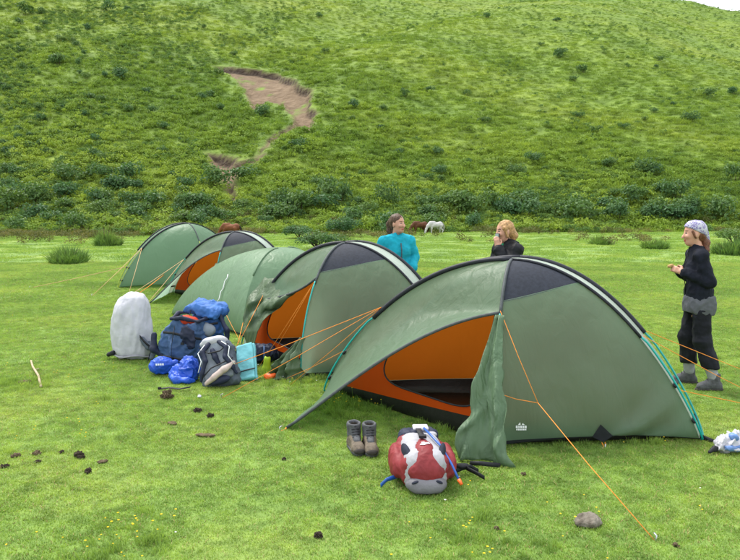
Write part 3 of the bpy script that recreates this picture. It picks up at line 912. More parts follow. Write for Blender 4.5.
class Person:
    """x forward, y to the person's left, z up; metres for a 1.65 m adult"""
    def __init__(P, label, loc, facing, sc, pose, skin, group='campers standing by the tents'):
        P.pose = pose
        P.lo, P.hi = (-.52, -.58, -.02), (.60, .58, 1.72)
        P.H = Matrix.Translation(pose['head']) @ Matrix.Rotation(pose.get('turn', 0), 4, 'Z') @ Matrix.Rotation(pose.get('nod', 0), 4, 'Y')
        f = Field(P.lo, P.hi, .0072)
        P.torso(f, 0); P.legs(f, 0); P.arms(f, 0); P.head(f); P.hands(f)
        b = f.build('person', [MAT[skin], MAT['lip'], MAT['eye_dark'], MAT['brow']])
        P.paint(b)
        b.location = loc; b.rotation_euler = (0, 0, facing); b.scale = (sc, sc, sc)
        tag(b, label, 'person', group); P.o = b
    def hp(P, x, y, z): return tuple(P.H @ Vector((x, y, z)))
    def torso(P, f, g, k=.05):
        p = P.pose; hip = np.array(p['pelvis']); ch = np.array(p['chest']); nk = np.array(p['neck'])
        w = p.get('sh', .17)
        f.ell(hip, (.105 + g, .155 + g, .12 + g), k=k)
        f.ell(hip * .5 + ch * .5, (.088 + g, .128 + g, .16 + g), k=k)
        f.ell(ch, (.105 + g, .145 + g, .16 + g), k=k)
        f.ell(ch + np.array((.055, .055, -.01)), (.06 + g, .06 + g, .065 + g), k=.04); f.ell(ch + np.array((.055, -.055, -.01)), (.06 + g, .06 + g, .065 + g), k=.04)
        for s in (-1, 1): f.cap(nk + np.array((0, .02 * s, -.04)), P.sho(s), .05 + g, .052 + g, k=.05)
    def sho(P, s): return np.array(P.pose['neck']) + np.array((0, s * P.pose.get('sh', .17), -.075)) + np.array(P.pose.get('shoff', (0, 0, 0)))
    def legs(P, f, g, k=.03, bag=0.0):
        p = P.pose; hip = np.array(p['pelvis'])
        for s in ('l', 'r'):
            y = .085 if s == 'l' else -.085
            h = hip + np.array((0, y, -.05)); kn = np.array(p['knee_' + s]); an = np.array(p['ankle_' + s])
            f.chain([h, kn, an], [.088 + g, .058 + g + bag * .6, .040 + g + bag], k)
            f.cap(kn * .55 + an * .45 + np.array((-.018, 0, 0)), kn * .4 + an * .6 + np.array((-.012, 0, 0)), .052 + g, .047 + g, k)
            if g == 0:
                t = np.array(p.get('toe_' + s, (1, 0))); t = t / np.linalg.norm(t)
                f.cap(an + np.array((-.03 * t[0], -.03 * t[1], -.045)), an + np.array((.14 * t[0], .14 * t[1], -.06)), .034, .028, .03)
    def arms(P, f, g, k=.03, end=1.0):
        p = P.pose
        for i, s in ((1, 'l'), (-1, 'r')):
            sh = P.sho(i); el = np.array(p['elbow_' + s]); wr = np.array(p['wrist_' + s])
            f.chain([sh, sh * .5 + el * .5, el, el + (wr - el) * end], [.050 + g, .044 + g, .038 + g, .027 + g + (0.006 if g else 0)], k)
    def head(P, f):
        q = P.hp
        rot = P.H.to_3x3()
        f.cap(P.pose['neck'], q(-.012, 0, -.06), .052, .050, .03)
        f.ell(q(-.012, 0, .035), (.094, .074, .088), rot, .02)      # skull
        f.ell(q(.022, 0, -.02), (.066, .060, .085), rot, .03)       # face
        f.ell(q(.045, 0, -.082), (.034, .036, .026), rot, .03)      # chin
        f.cap(q(.083, 0, .012), q(.104, 0, -.026), .009, .0135, .012)   # nose
        for s in (-1, 1):
            f.ell(q(.068, .034 * s, -.018), (.022, .022, .018), rot, .02)  # cheek
            f.ell(q(.074, .028 * s, .016), (.010, .017, .010), rot, .006, 's')   # eye socket
            f.ell(q(.071, .028 * s, .015), (.0105, .013, .009), rot, .004)
            f.ell(q(-.005, .074 * s, -.004), (.020, .010, .032), rot @ rotz(.3 * s), .01)   # ear
        f.ell(q(.083, 0, -.052), (.012, .022, .0065), rot, .006); f.ell(q(.080, 0, -.064), (.012, .018, .007), rot, .006)
    def paint(P, o):
        Hi = P.H.inverted(); me = o.data
        for pl in me.polygons:
            c = Hi @ pl.center
            if c.x > .045 and abs(c.y) < .07 and -.09 < c.z < .07:
                ay = abs(abs(c.y) - .028)
                if abs(c.y) < .021 and -.066 < c.z < -.047 and c.x > .075: pl.material_index = 1
                elif ay < .011 and abs(c.z - .014) < .0055: pl.material_index = 2
                elif ay < .018 and abs(c.z - .038) < .005: pl.material_index = 3
    def hands(P, f):
        for i, s in ((1, 'l'), (-1, 'r')):
            wr = Vector(P.pose['wrist_' + s]); el = Vector(P.pose['elbow_' + s])
            fw = Vector(P.pose.get('hand_' + s, tuple(wr - el))).normalized()
            pn = Vector(P.pose.get('palm_' + s, (0, -i, 0)))         # palm normal: the way the fingers curl
            pn = (pn - fw * pn.dot(fw)).normalized(); sd = fw.cross(pn) * (-i)
            thumb = P.pose.get('thumb_' + s)
            if thumb is not None:
                if sd.dot(Vector(thumb)) < 0: sd = -sd
            c = wr + fw * .05
            f.cap(wr, wr + fw * .03, .025, .026, .015)
            for j in (-1.1, -.4, .4, 1.1): f.cap(wr + fw * .015 + sd * (.013 * j), wr + fw * .085 + sd * (.0175 * j), .015, .0125, .010)
            curl = P.pose.get('curl_' + s, .7)
            for j, L in ((1.25, .070), (.42, .078), (-.42, .073), (-1.25, .058)):
                p0 = wr + fw * .088 + sd * (.0175 * j); a = 0; rr = .0095
                for sg in range(3):
                    a += curl * (.5 if sg == 0 else 1)
                    d = fw * math.cos(a) + pn * math.sin(a)
                    p1 = p0 + d * (L * (.42, .33, .25)[sg]); f.cap(p0, p1, rr, rr - .0007, .004); p0 = p1; rr -= .0007
            t0 = wr + fw * .028 + sd * .022; t1 = t0 + (fw * .6 + sd * .65 + pn * .35).normalized() * .036; t2 = t1 + (fw * .85 + pn * .5 + sd * .05).normalized() * .032
            f.cap(t0, t1, .013, .011, .010); f.cap(t1, t2, .011, .009, .004)
    def wear(P, name, m, fn, res=.010, wr=.0, wsc=9, seed=0.0, wz=.6, mats=None):
        f = Field(P.lo, P.hi, res); fn(f)
        o = f.build(name, MAT[m], P.o, wr, wsc, seed, wz)
        if name in ('fleece_jacket', 'jacket', 'trousers', 'shirt'): crease(o, .009, 7.5, seed, (1, 1, .8))
        return o
    def boots(P, m='boot_grey', sole='sole', sock=None, h=.10):
        for s in ('l', 'r'):
            an = np.array(P.pose['ankle_' + s]); t = np.array(P.pose.get('toe_' + s, (1, 0)), float); t /= np.linalg.norm(t)
            T3_ = np.array((t[0], t[1], 0)); f = Field(an - .26, an + .3, .008)
            z0 = an[2] - .085
            f.cap(an + (0, 0, h), an + (0, 0, -.02), .052, .050, .03)
            f.cap(an + T3_ * -.035 + (0, 0, -.045), an + T3_ * .14 + (0, 0, -.052), .042, .034, .03)
            f.cap(an + T3_ * .04 + (0, 0, 0), an + T3_ * .13 + (0, 0, -.045), .036, .034, .03)
            f.cut((0, 0, z0 + .016), (0, 0, -1)); f.cut(an + (0, 0, h), (0, 0, 1))
            bt = f.build('boot', MAT[m], P.o, .004, 30)
            f = Field(an - .26, an + .3, .008)
            f.cap(an + T3_ * -.04 + (0, 0, -.075), an + T3_ * .15 + (0, 0, -.075), .046, .040, .02)
            f.cut((0, 0, z0 + .022), (0, 0, 1)); f.cut((0, 0, z0 - .004), (0, 0, -1))
            f.build('sole', MAT[sole], bt)
            lc = MB()
            for q in range(4):
                c = an + T3_ * (.055 + .02 * q) + np.array((0, 0, .045 - .022 * q)); sdv = np.array((-t[1], t[0], 0))
                lc.tube([c - sdv * .026 + (0, 0, -.012), c + (0, 0, .008), c + sdv * .026 + (0, 0, -.012)], .003, 4)
            lc.build('lace', MAT['black_web'], bt)
            if sock: 
                kn = np.array(P.pose['knee_' + s]); up = (kn - an) / np.linalg.norm(kn - an)
                Field(an - .2, an + .3, .008).cap(an + up * .05, an + up * .16, .053, .057, .01).build('sock', MAT[sock], P.o, .003, 20)

def hair_cap(P, f, back=.0, k=.015, low=-.05):
    q = P.hp; rot = P.H.to_3x3()
    f.ell(q(-.022, 0, .046), (.098, .083, .090), rot, k)
    f.ell(q(-.055, 0, .005), (.066, .076, .085), rot, k)
    # cut the face free
    f.ell(q(.10, 0, -.035), (.090, .085, .105), rot, .008, 's')

# --- woman on the right, in profile, hands together at her chest
c0 = (G(685, 384) + G(711, 391)) / 2
face = math.pi - R(10)
fwd = Vector((math.cos(face), math.sin(face), 0)); lft = Vector((-math.sin(face), math.cos(face), 0))
def foot(px, py, o=c0):
    g = G(px, py) - o; return (g.dot(fwd), g.dot(lft))
fr = foot(686, 383); fl_ = foot(711, 390)
pose1 = dict(pelvis=(.03, 0, .90), chest=(.045, 0, 1.19), neck=(.06, 0, 1.385), head=(.10, 0, 1.515), turn=.10, nod=.05, sh=.145,
             knee_l=(fl_[0] * .45 + .045, fl_[1] * .6 + .03, .48), ankle_l=(fl_[0] - .03, fl_[1], .085), knee_r=(fr[0] * .5 + .05, fr[1] * .6 - .03, .48), ankle_r=(fr[0] - .03, fr[1], .085),
             toe_l=(1, .2), toe_r=(1, -.1),
             elbow_l=(-.01, .195, 1.07), wrist_l=(.195, .085, 1.145), elbow_r=(.05, -.195, 1.07), wrist_r=(.20, -.085, 1.145),
             palm_l=(.3, -1, .1), palm_r=(.3, 1, .1), thumb_l=(0, 0, 1), thumb_r=(0, 0, 1), hand_l=(.8, -.55, .35), hand_r=(.8, .55, .35), curl_l=.75, curl_r=.75)
W1 = Person('woman in purple patterned headscarf, black fleece and dark cropped trousers, standing at right', c0, face, 1.0, pose1, 'skin_pale')
def jk(f):
    W1.torso(f, .012); W1.arms(f, .014, end=.93)
    f.ell((.03, 0, .97), (.122, .160, .13), k=.05)
    f.cap(np.array(pose1['neck']) + (-.005, 0, -.03), np.array(pose1['neck']) + (.002, 0, .028), .068, .066, .02)
    f.cut((0, 0, .875), (.10, 0, -1)); f.cut(np.array(pose1['neck']) + (0, 0, .028), (-.25, 0, 1))
W1.wear('fleece_jacket', 'fleece_black', jk, .010, .010, 9, 1.0, .5)
def st(f):
    f.ell((.025, 0, .93), (.130, .165, .24), k=.03); f.ell((.022, 0, .80), (.146, .182, .17), k=.06); f.cut((0, 0, .74), (.1, 0, -1), 0); f.cut((0, 0, .92), (0, 0, 1))
W1.wear('shirt', 'shirt_grey', st, .010, .007, 12, 2.0, .4)
def tr(f):
    W1.legs(f, .008, .04, .018); f.ell((.02, 0, .87), (.112, .150, .12), k=.05)
    for s in ('l', 'r'):
        kn = np.array(pose1['knee_' + s]); an = np.array(pose1['ankle_' + s]); f.cap(kn * .6 + an * .4, kn * .33 + an * .67 , .070, .066, .03)
    f.cut((0, 0, .215), (0, 0, -1)); f.cut((0, 0, .80), (0, 0, 1))
W1.wear('trousers', 'trousers_dark', tr, .010, .014, 8, 5.0, .7)
W1.boots('boot_grey', sock='sock_grey', h=.08)
def bd(f):
    q = W1.hp; rot = W1.H.to_3x3()
    f.ell(q(-.016, 0, .052), (.106, .087, .088), rot, .015); f.ell(q(-.058, 0, .025), (.070, .078, .078), rot, .02)
    f.cut(q(.02, 0, .045), tuple(rot @ Vector((.55, 0, -1))))
    f.cap(q(-.115, 0, .0), q(-.135, .02, -.11), .028, .014, .02); f.cap(q(-.112, -.01, .0), q(-.118, -.03, -.13), .024, .010, .015); f.ell(q(-.118, 0, .005), (.022, .028, .024), rot, .01)
W1.wear('headscarf', 'bandana', bd, .007, .005, 22, 3.0)
def hr(f):
    q = W1.hp; rot = W1.H.to_3x3()
    f.ell(q(-.05, 0, .0), (.062, .070, .075), rot, .02)
    f.chain([q(-.085, 0, -.03), q(-.115, .012, -.09), q(-.105, .035, -.16), q(-.08, .06, -.215)], [.036, .034, .027, .008], .02)
    for s in (-1, 1): f.cap(q(.035, .068 * s, .03), q(.005, .072 * s, -.035), .012, .009, .01)
W1.wear('hair', 'hair_red', hr, .007, .006, 40, 0.0, .25)
pw = MB(); pw.strip([(.155, .004, .90), (.160, .004, 1.02), (.178, .004, 1.12), (.182, .003, 1.2), (.16, .002, 1.30), (.135, 0, 1.39)], (0, 1, 0), .012, .006); pw.build('zip', MAT['black_web'], W1.o)
pk_ = Field((-.1, -.1, -.1), (.1, .1, .1), .006).box((0, 0, 0), (.028, .022, .016), .012).build('snack', mat('bread', (.45, .28, .13), .8, .1, .3, 30), None, .004, 30)
hm = Matrix.Translation(c0) @ Matrix.Rotation(face, 4, 'Z')
pk_.location = hm @ Vector((.30, 0, 1.205)); pk_.rotation_euler = (0, .3, face)
pk_.name = 'bread_roll'; tag(pk_, 'small brown piece of food held in both hands of the woman in headscarf', 'food')

# --- woman in the teal fleece behind the second tent
pT = V(.345, 9.35, 0)
poseT = dict(pelvis=(.0, 0, .90), chest=(.0, 0, 1.19), neck=(.0, 0, 1.385), head=(.035, 0, 1.52), turn=R(26), nod=.0, sh=.172, shoff=(0, 0, -.018),
             knee_l=(.04, .11, .48), ankle_l=(.0, .12, .085), knee_r=(.03, -.11, .48), ankle_r=(-.02, -.12, .085),
             elbow_l=(-.02, .25, 1.09), wrist_l=(.16, .14, .97), elbow_r=(-.02, -.25, 1.09), wrist_r=(.16, -.14, .97), palm_l=(0, -1, 0), palm_r=(0, 1, 0), curl_l=.6, curl_r=.6)
W2 = Person('woman in bright teal fleece with brown ponytail behind the second tent', pT, R(-68), 1.03, poseT, 'skin_pale')
def jk2(f):
    W2.torso(f, .030); W2.arms(f, .030, end=.95); f.ell((0, 0, .97), (.13, .175, .16), k=.05)
    f.cap((0, 0, 1.34), (.006, 0, 1.40), .074, .070, .03)
    f.cap((.07, 0, 1.44), (.13, 0, 1.30), .038, .006, .006, 's')
    f.cut((0, 0, .84), (0, 0, -1)); f.cut((0, 0, 1.405), (-.3, 0, 1))
W2.wear('fleece_jacket', 'fleece_teal', jk2, .010, .010, 9, 4.0, .5)
W2.wear('trousers', 'jeans', lambda f: (W2.legs(f, .018, .04, .02), f.ell((0, 0, .88), (.118, .162, .12), k=.05), f.cut((0, 0, .10), (0, 0, -1))), .011, .008, 10)
W2.boots('boot_tan', h=.06)
def hr2(f):
    hair_cap(W2, f); q = W2.hp
    f.ell(q(-.112, 0, .045), (.03, .03, .03), None, .015)
    f.chain([q(-.12, 0, .045), q(-.155, .01, .0), q(-.15, .015, -.08), q(-.125, .02, -.17), q(-.10, .02, -.21)], [.026, .034, .036, .026, .008], .02)
W2.wear('hair', 'hair_brown', hr2, .007, .006, 40, 0.0, .3)
W2b = MB(); W2b.strip([(.135, 0, 1.0), (.155, 0, 1.12), (.158, 0, 1.2), (.135, 0, 1.29)], (0, 1, 0), .012, .006); W2b.build('zip', MAT['edge_tape'], W2.o)

# --- fair-haired woman in black behind the nearest tent, holding a small device to her mouth
pB = V(1.545, 8.05, 0)
poseB = dict(pelvis=(-.02, 0, .90), chest=(-.01, 0, 1.19), neck=(.01, 0, 1.385), head=(.055, 0, 1.505), turn=R(-2), nod=R(4), sh=.17,
             knee_l=(.04, .10, .48), ankle_l=(.0, .11, .085), knee_r=(.03, -.10, .48), ankle_r=(-.02, -.11, .085),
             elbow_l=(.10, .20, 1.13), wrist_l=(.185, .085, 1.335), elbow_r=(.02, -.24, 1.10), wrist_r=(.18, -.10, 1.05),
             hand_l=(.15, -.10, .98), palm_l=(-.5, -1, 0), thumb_l=(-1, 0, .2), palm_r=(0, 1, 0), curl_l=.85, curl_r=.6)
faceB = math.pi + R(22)
W3 = Person('fair haired woman in black jacket raising a phone, behind nearest tent', pB, faceB, 1.0, poseB, 'skin_pale')
def jk3(f):
    W3.torso(f, .030); W3.arms(f, .028, end=.90); f.ell((-.01, 0, .97), (.13, .175, .16), k=.05)
    f.cap((0, 0, 1.36), (-.01, 0, 1.435), .078, .078, .025)
    f.ell((-.075, 0, 1.40), (.06, .085, .045), None, .03)
    f.cap((.08, 0, 1.45), (.15, 0, 1.24), .04, .02, .01, 's')
    f.cut((0, 0, .82), (0, 0, -1)); f.cut((0, 0, 1.432), (-.5, 0, 1))
W3.wear('jacket', 'jacket_black', jk3, .010, .012, 9, 7.0, .5)
W3.wear('shirt', 'shirt_green', lambda f: (W3.torso(f, .012), f.cut((0, 0, 1.0), (0, 0, -1)), f.cut((0, 0, 1.40), (0, 0, 1))), .012)
W3.wear('trousers', 'jeans', lambda f: (W3.legs(f, .018, .04, .02), f.ell((-.02, 0, .88), (.118, .162, .12), k=.05), f.cut((0, 0, .10), (0, 0, -1))), .011, .008, 10)
W3.boots('boot_tan', h=.06)
def hr3(f):
    hair_cap(W3, f); q = W3.hp
    f.chain([q(-.08, .02, .0), q(-.105, .03, -.05), q(-.09, .04, -.10)], [.045, .040, .016], .03)
    for s in (-1, 1): f.cap(q(.035, .070 * s, .05), q(.0, .076 * s, -.05), .018, .014, .02)
W3.wear('hair', 'hair_blond', hr3, .007, .009, 34, 0.0, .4)
hm = Matrix.Translation(pB) @ Matrix.Rotation(faceB, 4, 'Z')
f = Field((-.1, -.1, -.1), (.1, .1, .1), .004).box((0, 0, 0), (.011, .026, .052), .008)
phn = f.build('phone', mat('phone_dark', (.012, .014, .014), .3, .5), None)
phn.location = hm @ Vector((.178, .055, 1.445)); phn.rotation_euler = (0, -.15, faceB + .5)
tag(phn, 'small dark phone held up to the face of the fair haired woman', 'phone')
b = MB(); b.box((.0125, 0, .012), (.0015, .020, .028)); b.build('screen', mat('screen_grey', (.25, .32, .30), .2, .5), phn, False)

# ------------------------------------------------------------------ horses
mat('coat_brown', (.095, .038, .018), .7, .2, .25, 3); mat('coat_white', (.44, .43, .42), .7, .2, .18, 3); mat('coat_red', (.16, .058, .026), .7, .2, .25, 3); mat('mane_dark', (.02, .014, .01), .8, .2, .2, 10); mat('mane_grey', (.32, .31, .30), .8, .2, .2, 10)
def horse(label, loc, rz, sc, coat, mane):
    f = Field((-1.15, -.4, -.02), (1.6, .4, 1.6), .026)
    f.ell((-.48, 0, 1.02), (.34, .27, .29), k=.1); f.ell((0, 0, .98), (.55, .27, .27), k=.1); f.ell((.46, 0, 1.0), (.32, .24, .33), k=.1)
    f.cap((.5, 0, 1.22), (.15, 0, 1.24), .09, .12, k=.1)
    f.chain([(.58, 0, 1.12), (.86, 0, .88), (1.06, 0, .56)], [.22, .15, .11], .08)
    f.chain([(1.04, 0, .58), (1.13, 0, .36), (1.20, 0, .14)], [.115, .088, .060], .04)
    for s in (-1, 1):
        f.cap((1.0, .06 * s, .66), (.99, .085 * s, .77), .03, .012, .02)
        lift = .06 * s
        f.chain([(.48, .15 * s, .86), (.47 + lift, .15 * s, .48), (.46 + lift * 1.4, .15 * s, .12), (.50 + lift * 1.4, .15 * s, .03)], [.13, .065, .042, .055], .04)
        f.chain([(-.52, .16 * s, .92), (-.44 - lift, .16 * s, .66), (-.66 - lift, .16 * s, .46), (-.60 - lift, .16 * s, .12), (-.56 - lift, .16 * s, .03)], [.20, .12, .062, .043, .055], .05)
    h = f.build('horse', MAT[coat]); h.location = loc; h.rotation_euler = (0, 0, rz); h.scale = (sc,) * 3
    tag(h, label, 'horse', 'horses grazing below the hill')
    f = Field((-1.2, -.2, .1), (1.4, .2, 1.6), .026)
    f.chain([(-.80, 0, 1.10), (-.92, 0, .92), (-.93, 0, .62), (-.90, 0, .36)], [.05, .07, .075, .03], .03); f.build('tail', MAT[mane], h, .02, 9)
    f = Field((-.2, -.2, .3), (1.4, .2, 1.6), .026)
    f.chain([(.44, .02, 1.30), (.76, .03, 1.08), (1.0, .03, .78), (1.08, .02, .62)], [.045, .06, .05, .03], .03); f.build('mane', MAT[mane], h, .02, 9)
    return h
def gp(px, py): 
    g = G(px, py); return V(g.x, g.y, ground_h(g.x, g.y))
horse('brown horse grazing with its head down beside the white horse', V(*(G(420, 235)[:2]), 0) , R(200), .72, 'coat_brown', 'mane_dark')
horse('white horse grazing on the meadow below the hill', V(*(G(435.5, 235)[:2]), 0), R(205), .72, 'coat_white', 'mane_grey')
horse('reddish brown horse seen above the ridge of the farther tents', V(*(G(231, 240)[:2]), 0), R(160), .74, 'coat_red', 'mane_dark')

# ------------------------------------------------------------------ bags and small things
mat('cover_white', (.47, .47, .52), .5, .35, .08, 6, .55, 17)
mat('pack_blue', (.042, .085, .180), .7, .25, .25, 9, .55, 17)
mat('pack_navy', (.014, .020, .045), .65, .3, .25, 9, .55, 17)
mat('pack_bright', (.035, .12, .36), .65, .3, .2, 9, .55, 17)
mat('sack_blue', (.012, .075, .48), .5, .4, .2, 9, .55, 17)
mat('pack_grey', (.20, .23, .27), .7, .25, .15, 12, .3, 50)
mat('pack_slate', (.085, .105, .135), .7, .25, .2, 12, .55, 17)
mat('belt_beige', (.46, .37, .34), .8, .2, .12, 14, .2, 50)
mat('mat_turquoise', (.16, .46, .52), .7, .3, .1, 8, .2, 30)
mat('lime', (.36, .52, .03), .5, .4, .1)
mat('pack_red', (.20, .022, .027), .6, .3, .2, 9, .55, 17)
mat('pack_silver', (.33, .33, .36), .6, .3, .1, 12, .2, 60)
mat('pack_base', (.17, .165, .185), .65, .3, .1, 12, .3, 60)
mat('mesh_dark', (.02, .024, .04), .8, .2, .2, 30)
mat('tube_blue', (.02, .10, .42), .3, .5, .1)
mat('red_cloth', (.5, .05, .02), .7, .2, .15)
mat('rock_grey', (.10, .085, .066), .9, .15, .3, 22, .9, 60, col2=(.24, .215, .18))
mat('dung', (.045, .035, .026), .95, .1, .4, 40, .8, 60)
mat('dung_dry', (.11, .083, .052), .95, .1, .4, 40, .8, 60)
mat('stick_pale', (.42, .34, .23), .85, .1, .2, 20, .4, 60)

def fld(h, res): return Field((-h[0], -h[1], -.03), (h[0], h[1], h[2]), res)
def straps(root, lists, m='black_web', w=.022, wd=(0, 0, 1), name='strap'):
    for pts in lists:
        b = MB(); b.strip(pts, wd, w, .005); b.build(name, MAT[m], root)
def place(o, g, rz=0.0, tilt=(0, 0), z=0.0):
    o.location = (g[0], g[1], z); o.rotation_euler = (tilt[0], tilt[1], rz); return o
def buckle(root, c, rot=None, m='black_web'):
    b = MB(); b.box(c, (.016, .006, .012), rot); b.build('buckle', MAT[m], root, False)

# rucksack under a white rain cover
g = G(129, 361)
r_ = place(empty('rucksack'), g + V(0, .16, 0), .15, (0, .04))
tag(r_, 'tall rucksack in a white rain cover, leftmost of the baggage heap', 'rucksack', 'heaped rucksacks')
f = fld((.42, .36, .95), .012)
f.ell((-.03, 0, .30), (.245, .185, .34), k=.05); f.box((0, 0, .34), (.225, .165, .34), .13, None, .08, taper=.70); f.ell((.01, .0, .64), (.165, .14, .16), k=.10); f.ell((-.10, -.03, .52), (.12, .12, .18), k=.08); f.cut((0, 0, .004), (0, 0, -1))
o_ = f.build('rain_cover', MAT['cover_white'], r_, .016, 5, 2.0, .45); wrinkle(o_, .013, 12, 4.0, .28); wrinkle(o_, .006, 22, 2.0, .4)
b = MB(); b.tube([(.235 * math.cos(t * .3142), .172 * math.sin(t * .3142), .05 + .012 * math.sin(t * 1.3)) for t in range(21)], .010, 6); b.build('drawcord_hem', MAT['pack_silver'], r_)
f = fld((.42, .36, .5), .012); f.chain([(.19, -.10, .20), (.27, -.17, .15), (.24, -.21, .05)], [.035, .045, .03], .02); f.cap((.12, -.16, .26), (.20, -.20, .17), .03, .035)
f.build('hip_belt', MAT['pack_slate'], r_, .01, 14)
f = fld((.42, .36, .5), .012); f.cap((-.27, -.06, .05), (-.22, -.10, .08), .028, .03); f.build('side_strap', MAT['black_web'], r_, .01, 14)
straps(r_, [[(.10, -.20, .30), (.18, -.235, .22), (.25, -.22, .16), (.29, -.15, .08)], [(.22, -.20, .10), (.20, -.24, .02)]], w=.03)
buckle(r_, (.22, -.235, .18))

# big open blue rucksack
g = G(180, 372)
r_ = place(empty('rucksack'), g + V(0, .20, 0), -.2, (0, .12))
r_.scale = (1.12, 1.0, 1.1)
tag(r_, 'blue grey rucksack standing open with red cloth inside, beside the white cover', 'rucksack', 'heaped rucksacks')
f = fld((.42, .36, .8), .011)
f.box((0, 0, .26), (.20, .16, .27), .12, None, .03, taper=.9); f.ell((-.18, -.03, .22), (.10, .10, .19), k=.04); f.ell((.19, -.03, .2), (.09, .09, .18), k=.04); f.ell((.02, -.13, .22), (.14, .08, .19), k=.03)
f.ell((.0, -.02, .56), (.13, .11, .10), None, .02, 's'); crease(f.build('body', MAT['pack_blue'], r_, .022, 7, 3.0), .018, 8, 2.0)
f = fld((.42, .36, .8), .011); f.ell((.0, -.01, .49), (.12, .10, .06)); f.build('cloth_inside', MAT['red_cloth'], r_, .02, 12)
f = fld((.42, .36, .9), .011)
f.chain([(-.14, -.10, .50), (-.02, -.15, .535), (.13, -.10, .51), (.16, .06, .53), (.0, .14, .56), (-.14, .05, .54), (-.14, -.10, .50)], [.019] * 7, .015); f.build('collar', MAT['pack_navy'], r_, .012, 12)
f = fld((.5, .36, .8), .011); f.ell((.08, -.185, .36), (.075, .035, .12), roty(-.35), .02); crease(f.build('lid', MAT['pack_navy'], r_, .012, 12), .014, 12, 1.0)
straps(r_, [[(-.2, -.15, .12), (-.1, -.225, .14), (.06, -.235, .14), (.2, -.16, .12)], [(-.2, -.14, .36), (-.08, -.2, .38), (.08, -.2, .37), (.2, -.13, .35)], [(-.06, -.20, .44), (-.06, -.23, .3), (-.05, -.24, .16), (-.05, -.2, .02)]], w=.024)
for q in ((-.05, -.243, .14), (.05, -.235, .30)): buckle(r_, q)
f = fld((.5, .4, .5), .011); f.chain([(-.2, -.06, .10), (-.30, -.10, .16), (-.33, -.06, .30)], [.03, .04, .03], .02); f.build('hip_belt', MAT['pack_navy'], r_, .01, 14)

# bright blue rucksack behind it
g = G(194, 372)
r_ = place(empty('rucksack'), g + V(.0, .42, -.02), -.3, (0, .14))
r_.scale = (1.1, 1.1, 1.08)
tag(r_, 'brighter blue rucksack with grey cap, behind the open one', 'rucksack', 'heaped rucksacks')
f = fld((.42, .36, .85), .011)
f.box((0, 0, .29), (.19, .15, .30), .12, None, .03, taper=.85); f.ell((0, -.11, .24), (.15, .09, .20), k=.03); crease(f.build('body', MAT['pack_bright'], r_, .02, 7, 5.0), .018, 8, 4.0)
f = fld((.42, .36, .95), .011); f.box((0, -.02, .60), (.19, .16, .065), .06, rotx(.1)); crease(f.build('lid', MAT['pack_bright'], r_, .018, 9), .020, 9, 6.0)
f = fld((.42, .40, .85), .011); f.ell((.09, -.17, .42), (.10, .06, .075), k=.02); f.build('pocket', MAT['pack_grey'], r_, .01, 12)
straps(r_, [[(-.18, -.13, .5), (-.06, -.19, .46), (.06, -.19, .46), (.19, -.13, .5)], [(-.1, -.17, .62), (-.1, -.2, .5), (-.1, -.22, .3), (-.1, -.18, .1)]], w=.024)
buckle(r_, (-.1, -.222, .36))
f = fld((.5, .4, .75), .011); f.chain([(.17, -.06, .56), (.28, -.10, .44), (.30, -.08, .24)], [.022, .028, .02], .02); f.build('shoulder_strap', MAT['pack_navy'], r_, .008, 14)

# small round blue stuff sack
g = G(159, 377)
r_ = place(empty('stuff_sack'), g + V(0, .1, 0), .2)
tag(r_, 'small round royal blue stuff sack on the grass before the heap', 'stuff sack')
f = fld((.2, .2, .3), .009); f.ell((0, 0, .10), (.125, .10, .10)); f.cap((.10, -.02, .11), (.15, -.03, .13), .03, .035, .03); f.cut((0, 0, .002), (0, 0, -1)); crease(f.build('sack', MAT['sack_blue'], r_, .010, 10), .010, 14, 6.0)
b = MB()
for i in range(4): b.add([(-.05 + .022 * i, -.105, .125), (-.034 + .022 * i, -.106, .125), (-.034 + .022 * i, -.104, .145), (-.05 + .022 * i, -.103, .145)], [(0, 1, 2, 3)])
b.build('printed_mark', MAT['print_white'], r_, False)
straps(r_, [[(.12, -.04, .12), (.165, -.05, .10), (.17, -.07, .03)]], w=.012)

# crumpled blue jacket
g = G(181, 384)
r_ = place(empty('jacket'), g + V(0, .14, 0), -.1)
tag(r_, 'crumpled bright blue jacket lying in front of the open rucksack', 'jacket')
f = fld((.3, .25, .35), .009); f.ell((0, 0, .07), (.15, .10, .09), k=.04); f.ell((.05, .03, .14), (.10, .08, .09), k=.04); f.cut((0, 0, .002), (0, 0, -1)); crease(f.build('bundle', MAT['sack_blue'], r_, .03, 7, 4.0), .030, 11, 6.0)
f = fld((.3, .25, .35), .009); f.chain([(-.10, -.06, .05), (-.04, -.12, .04), (.06, -.13, .03), (.13, -.10, .025)], [.035, .04, .035, .03], .02); f.cut((0, 0, .002), (0, 0, -1)); f.build('sleeve', MAT['sack_blue'], r_, .02, 14)

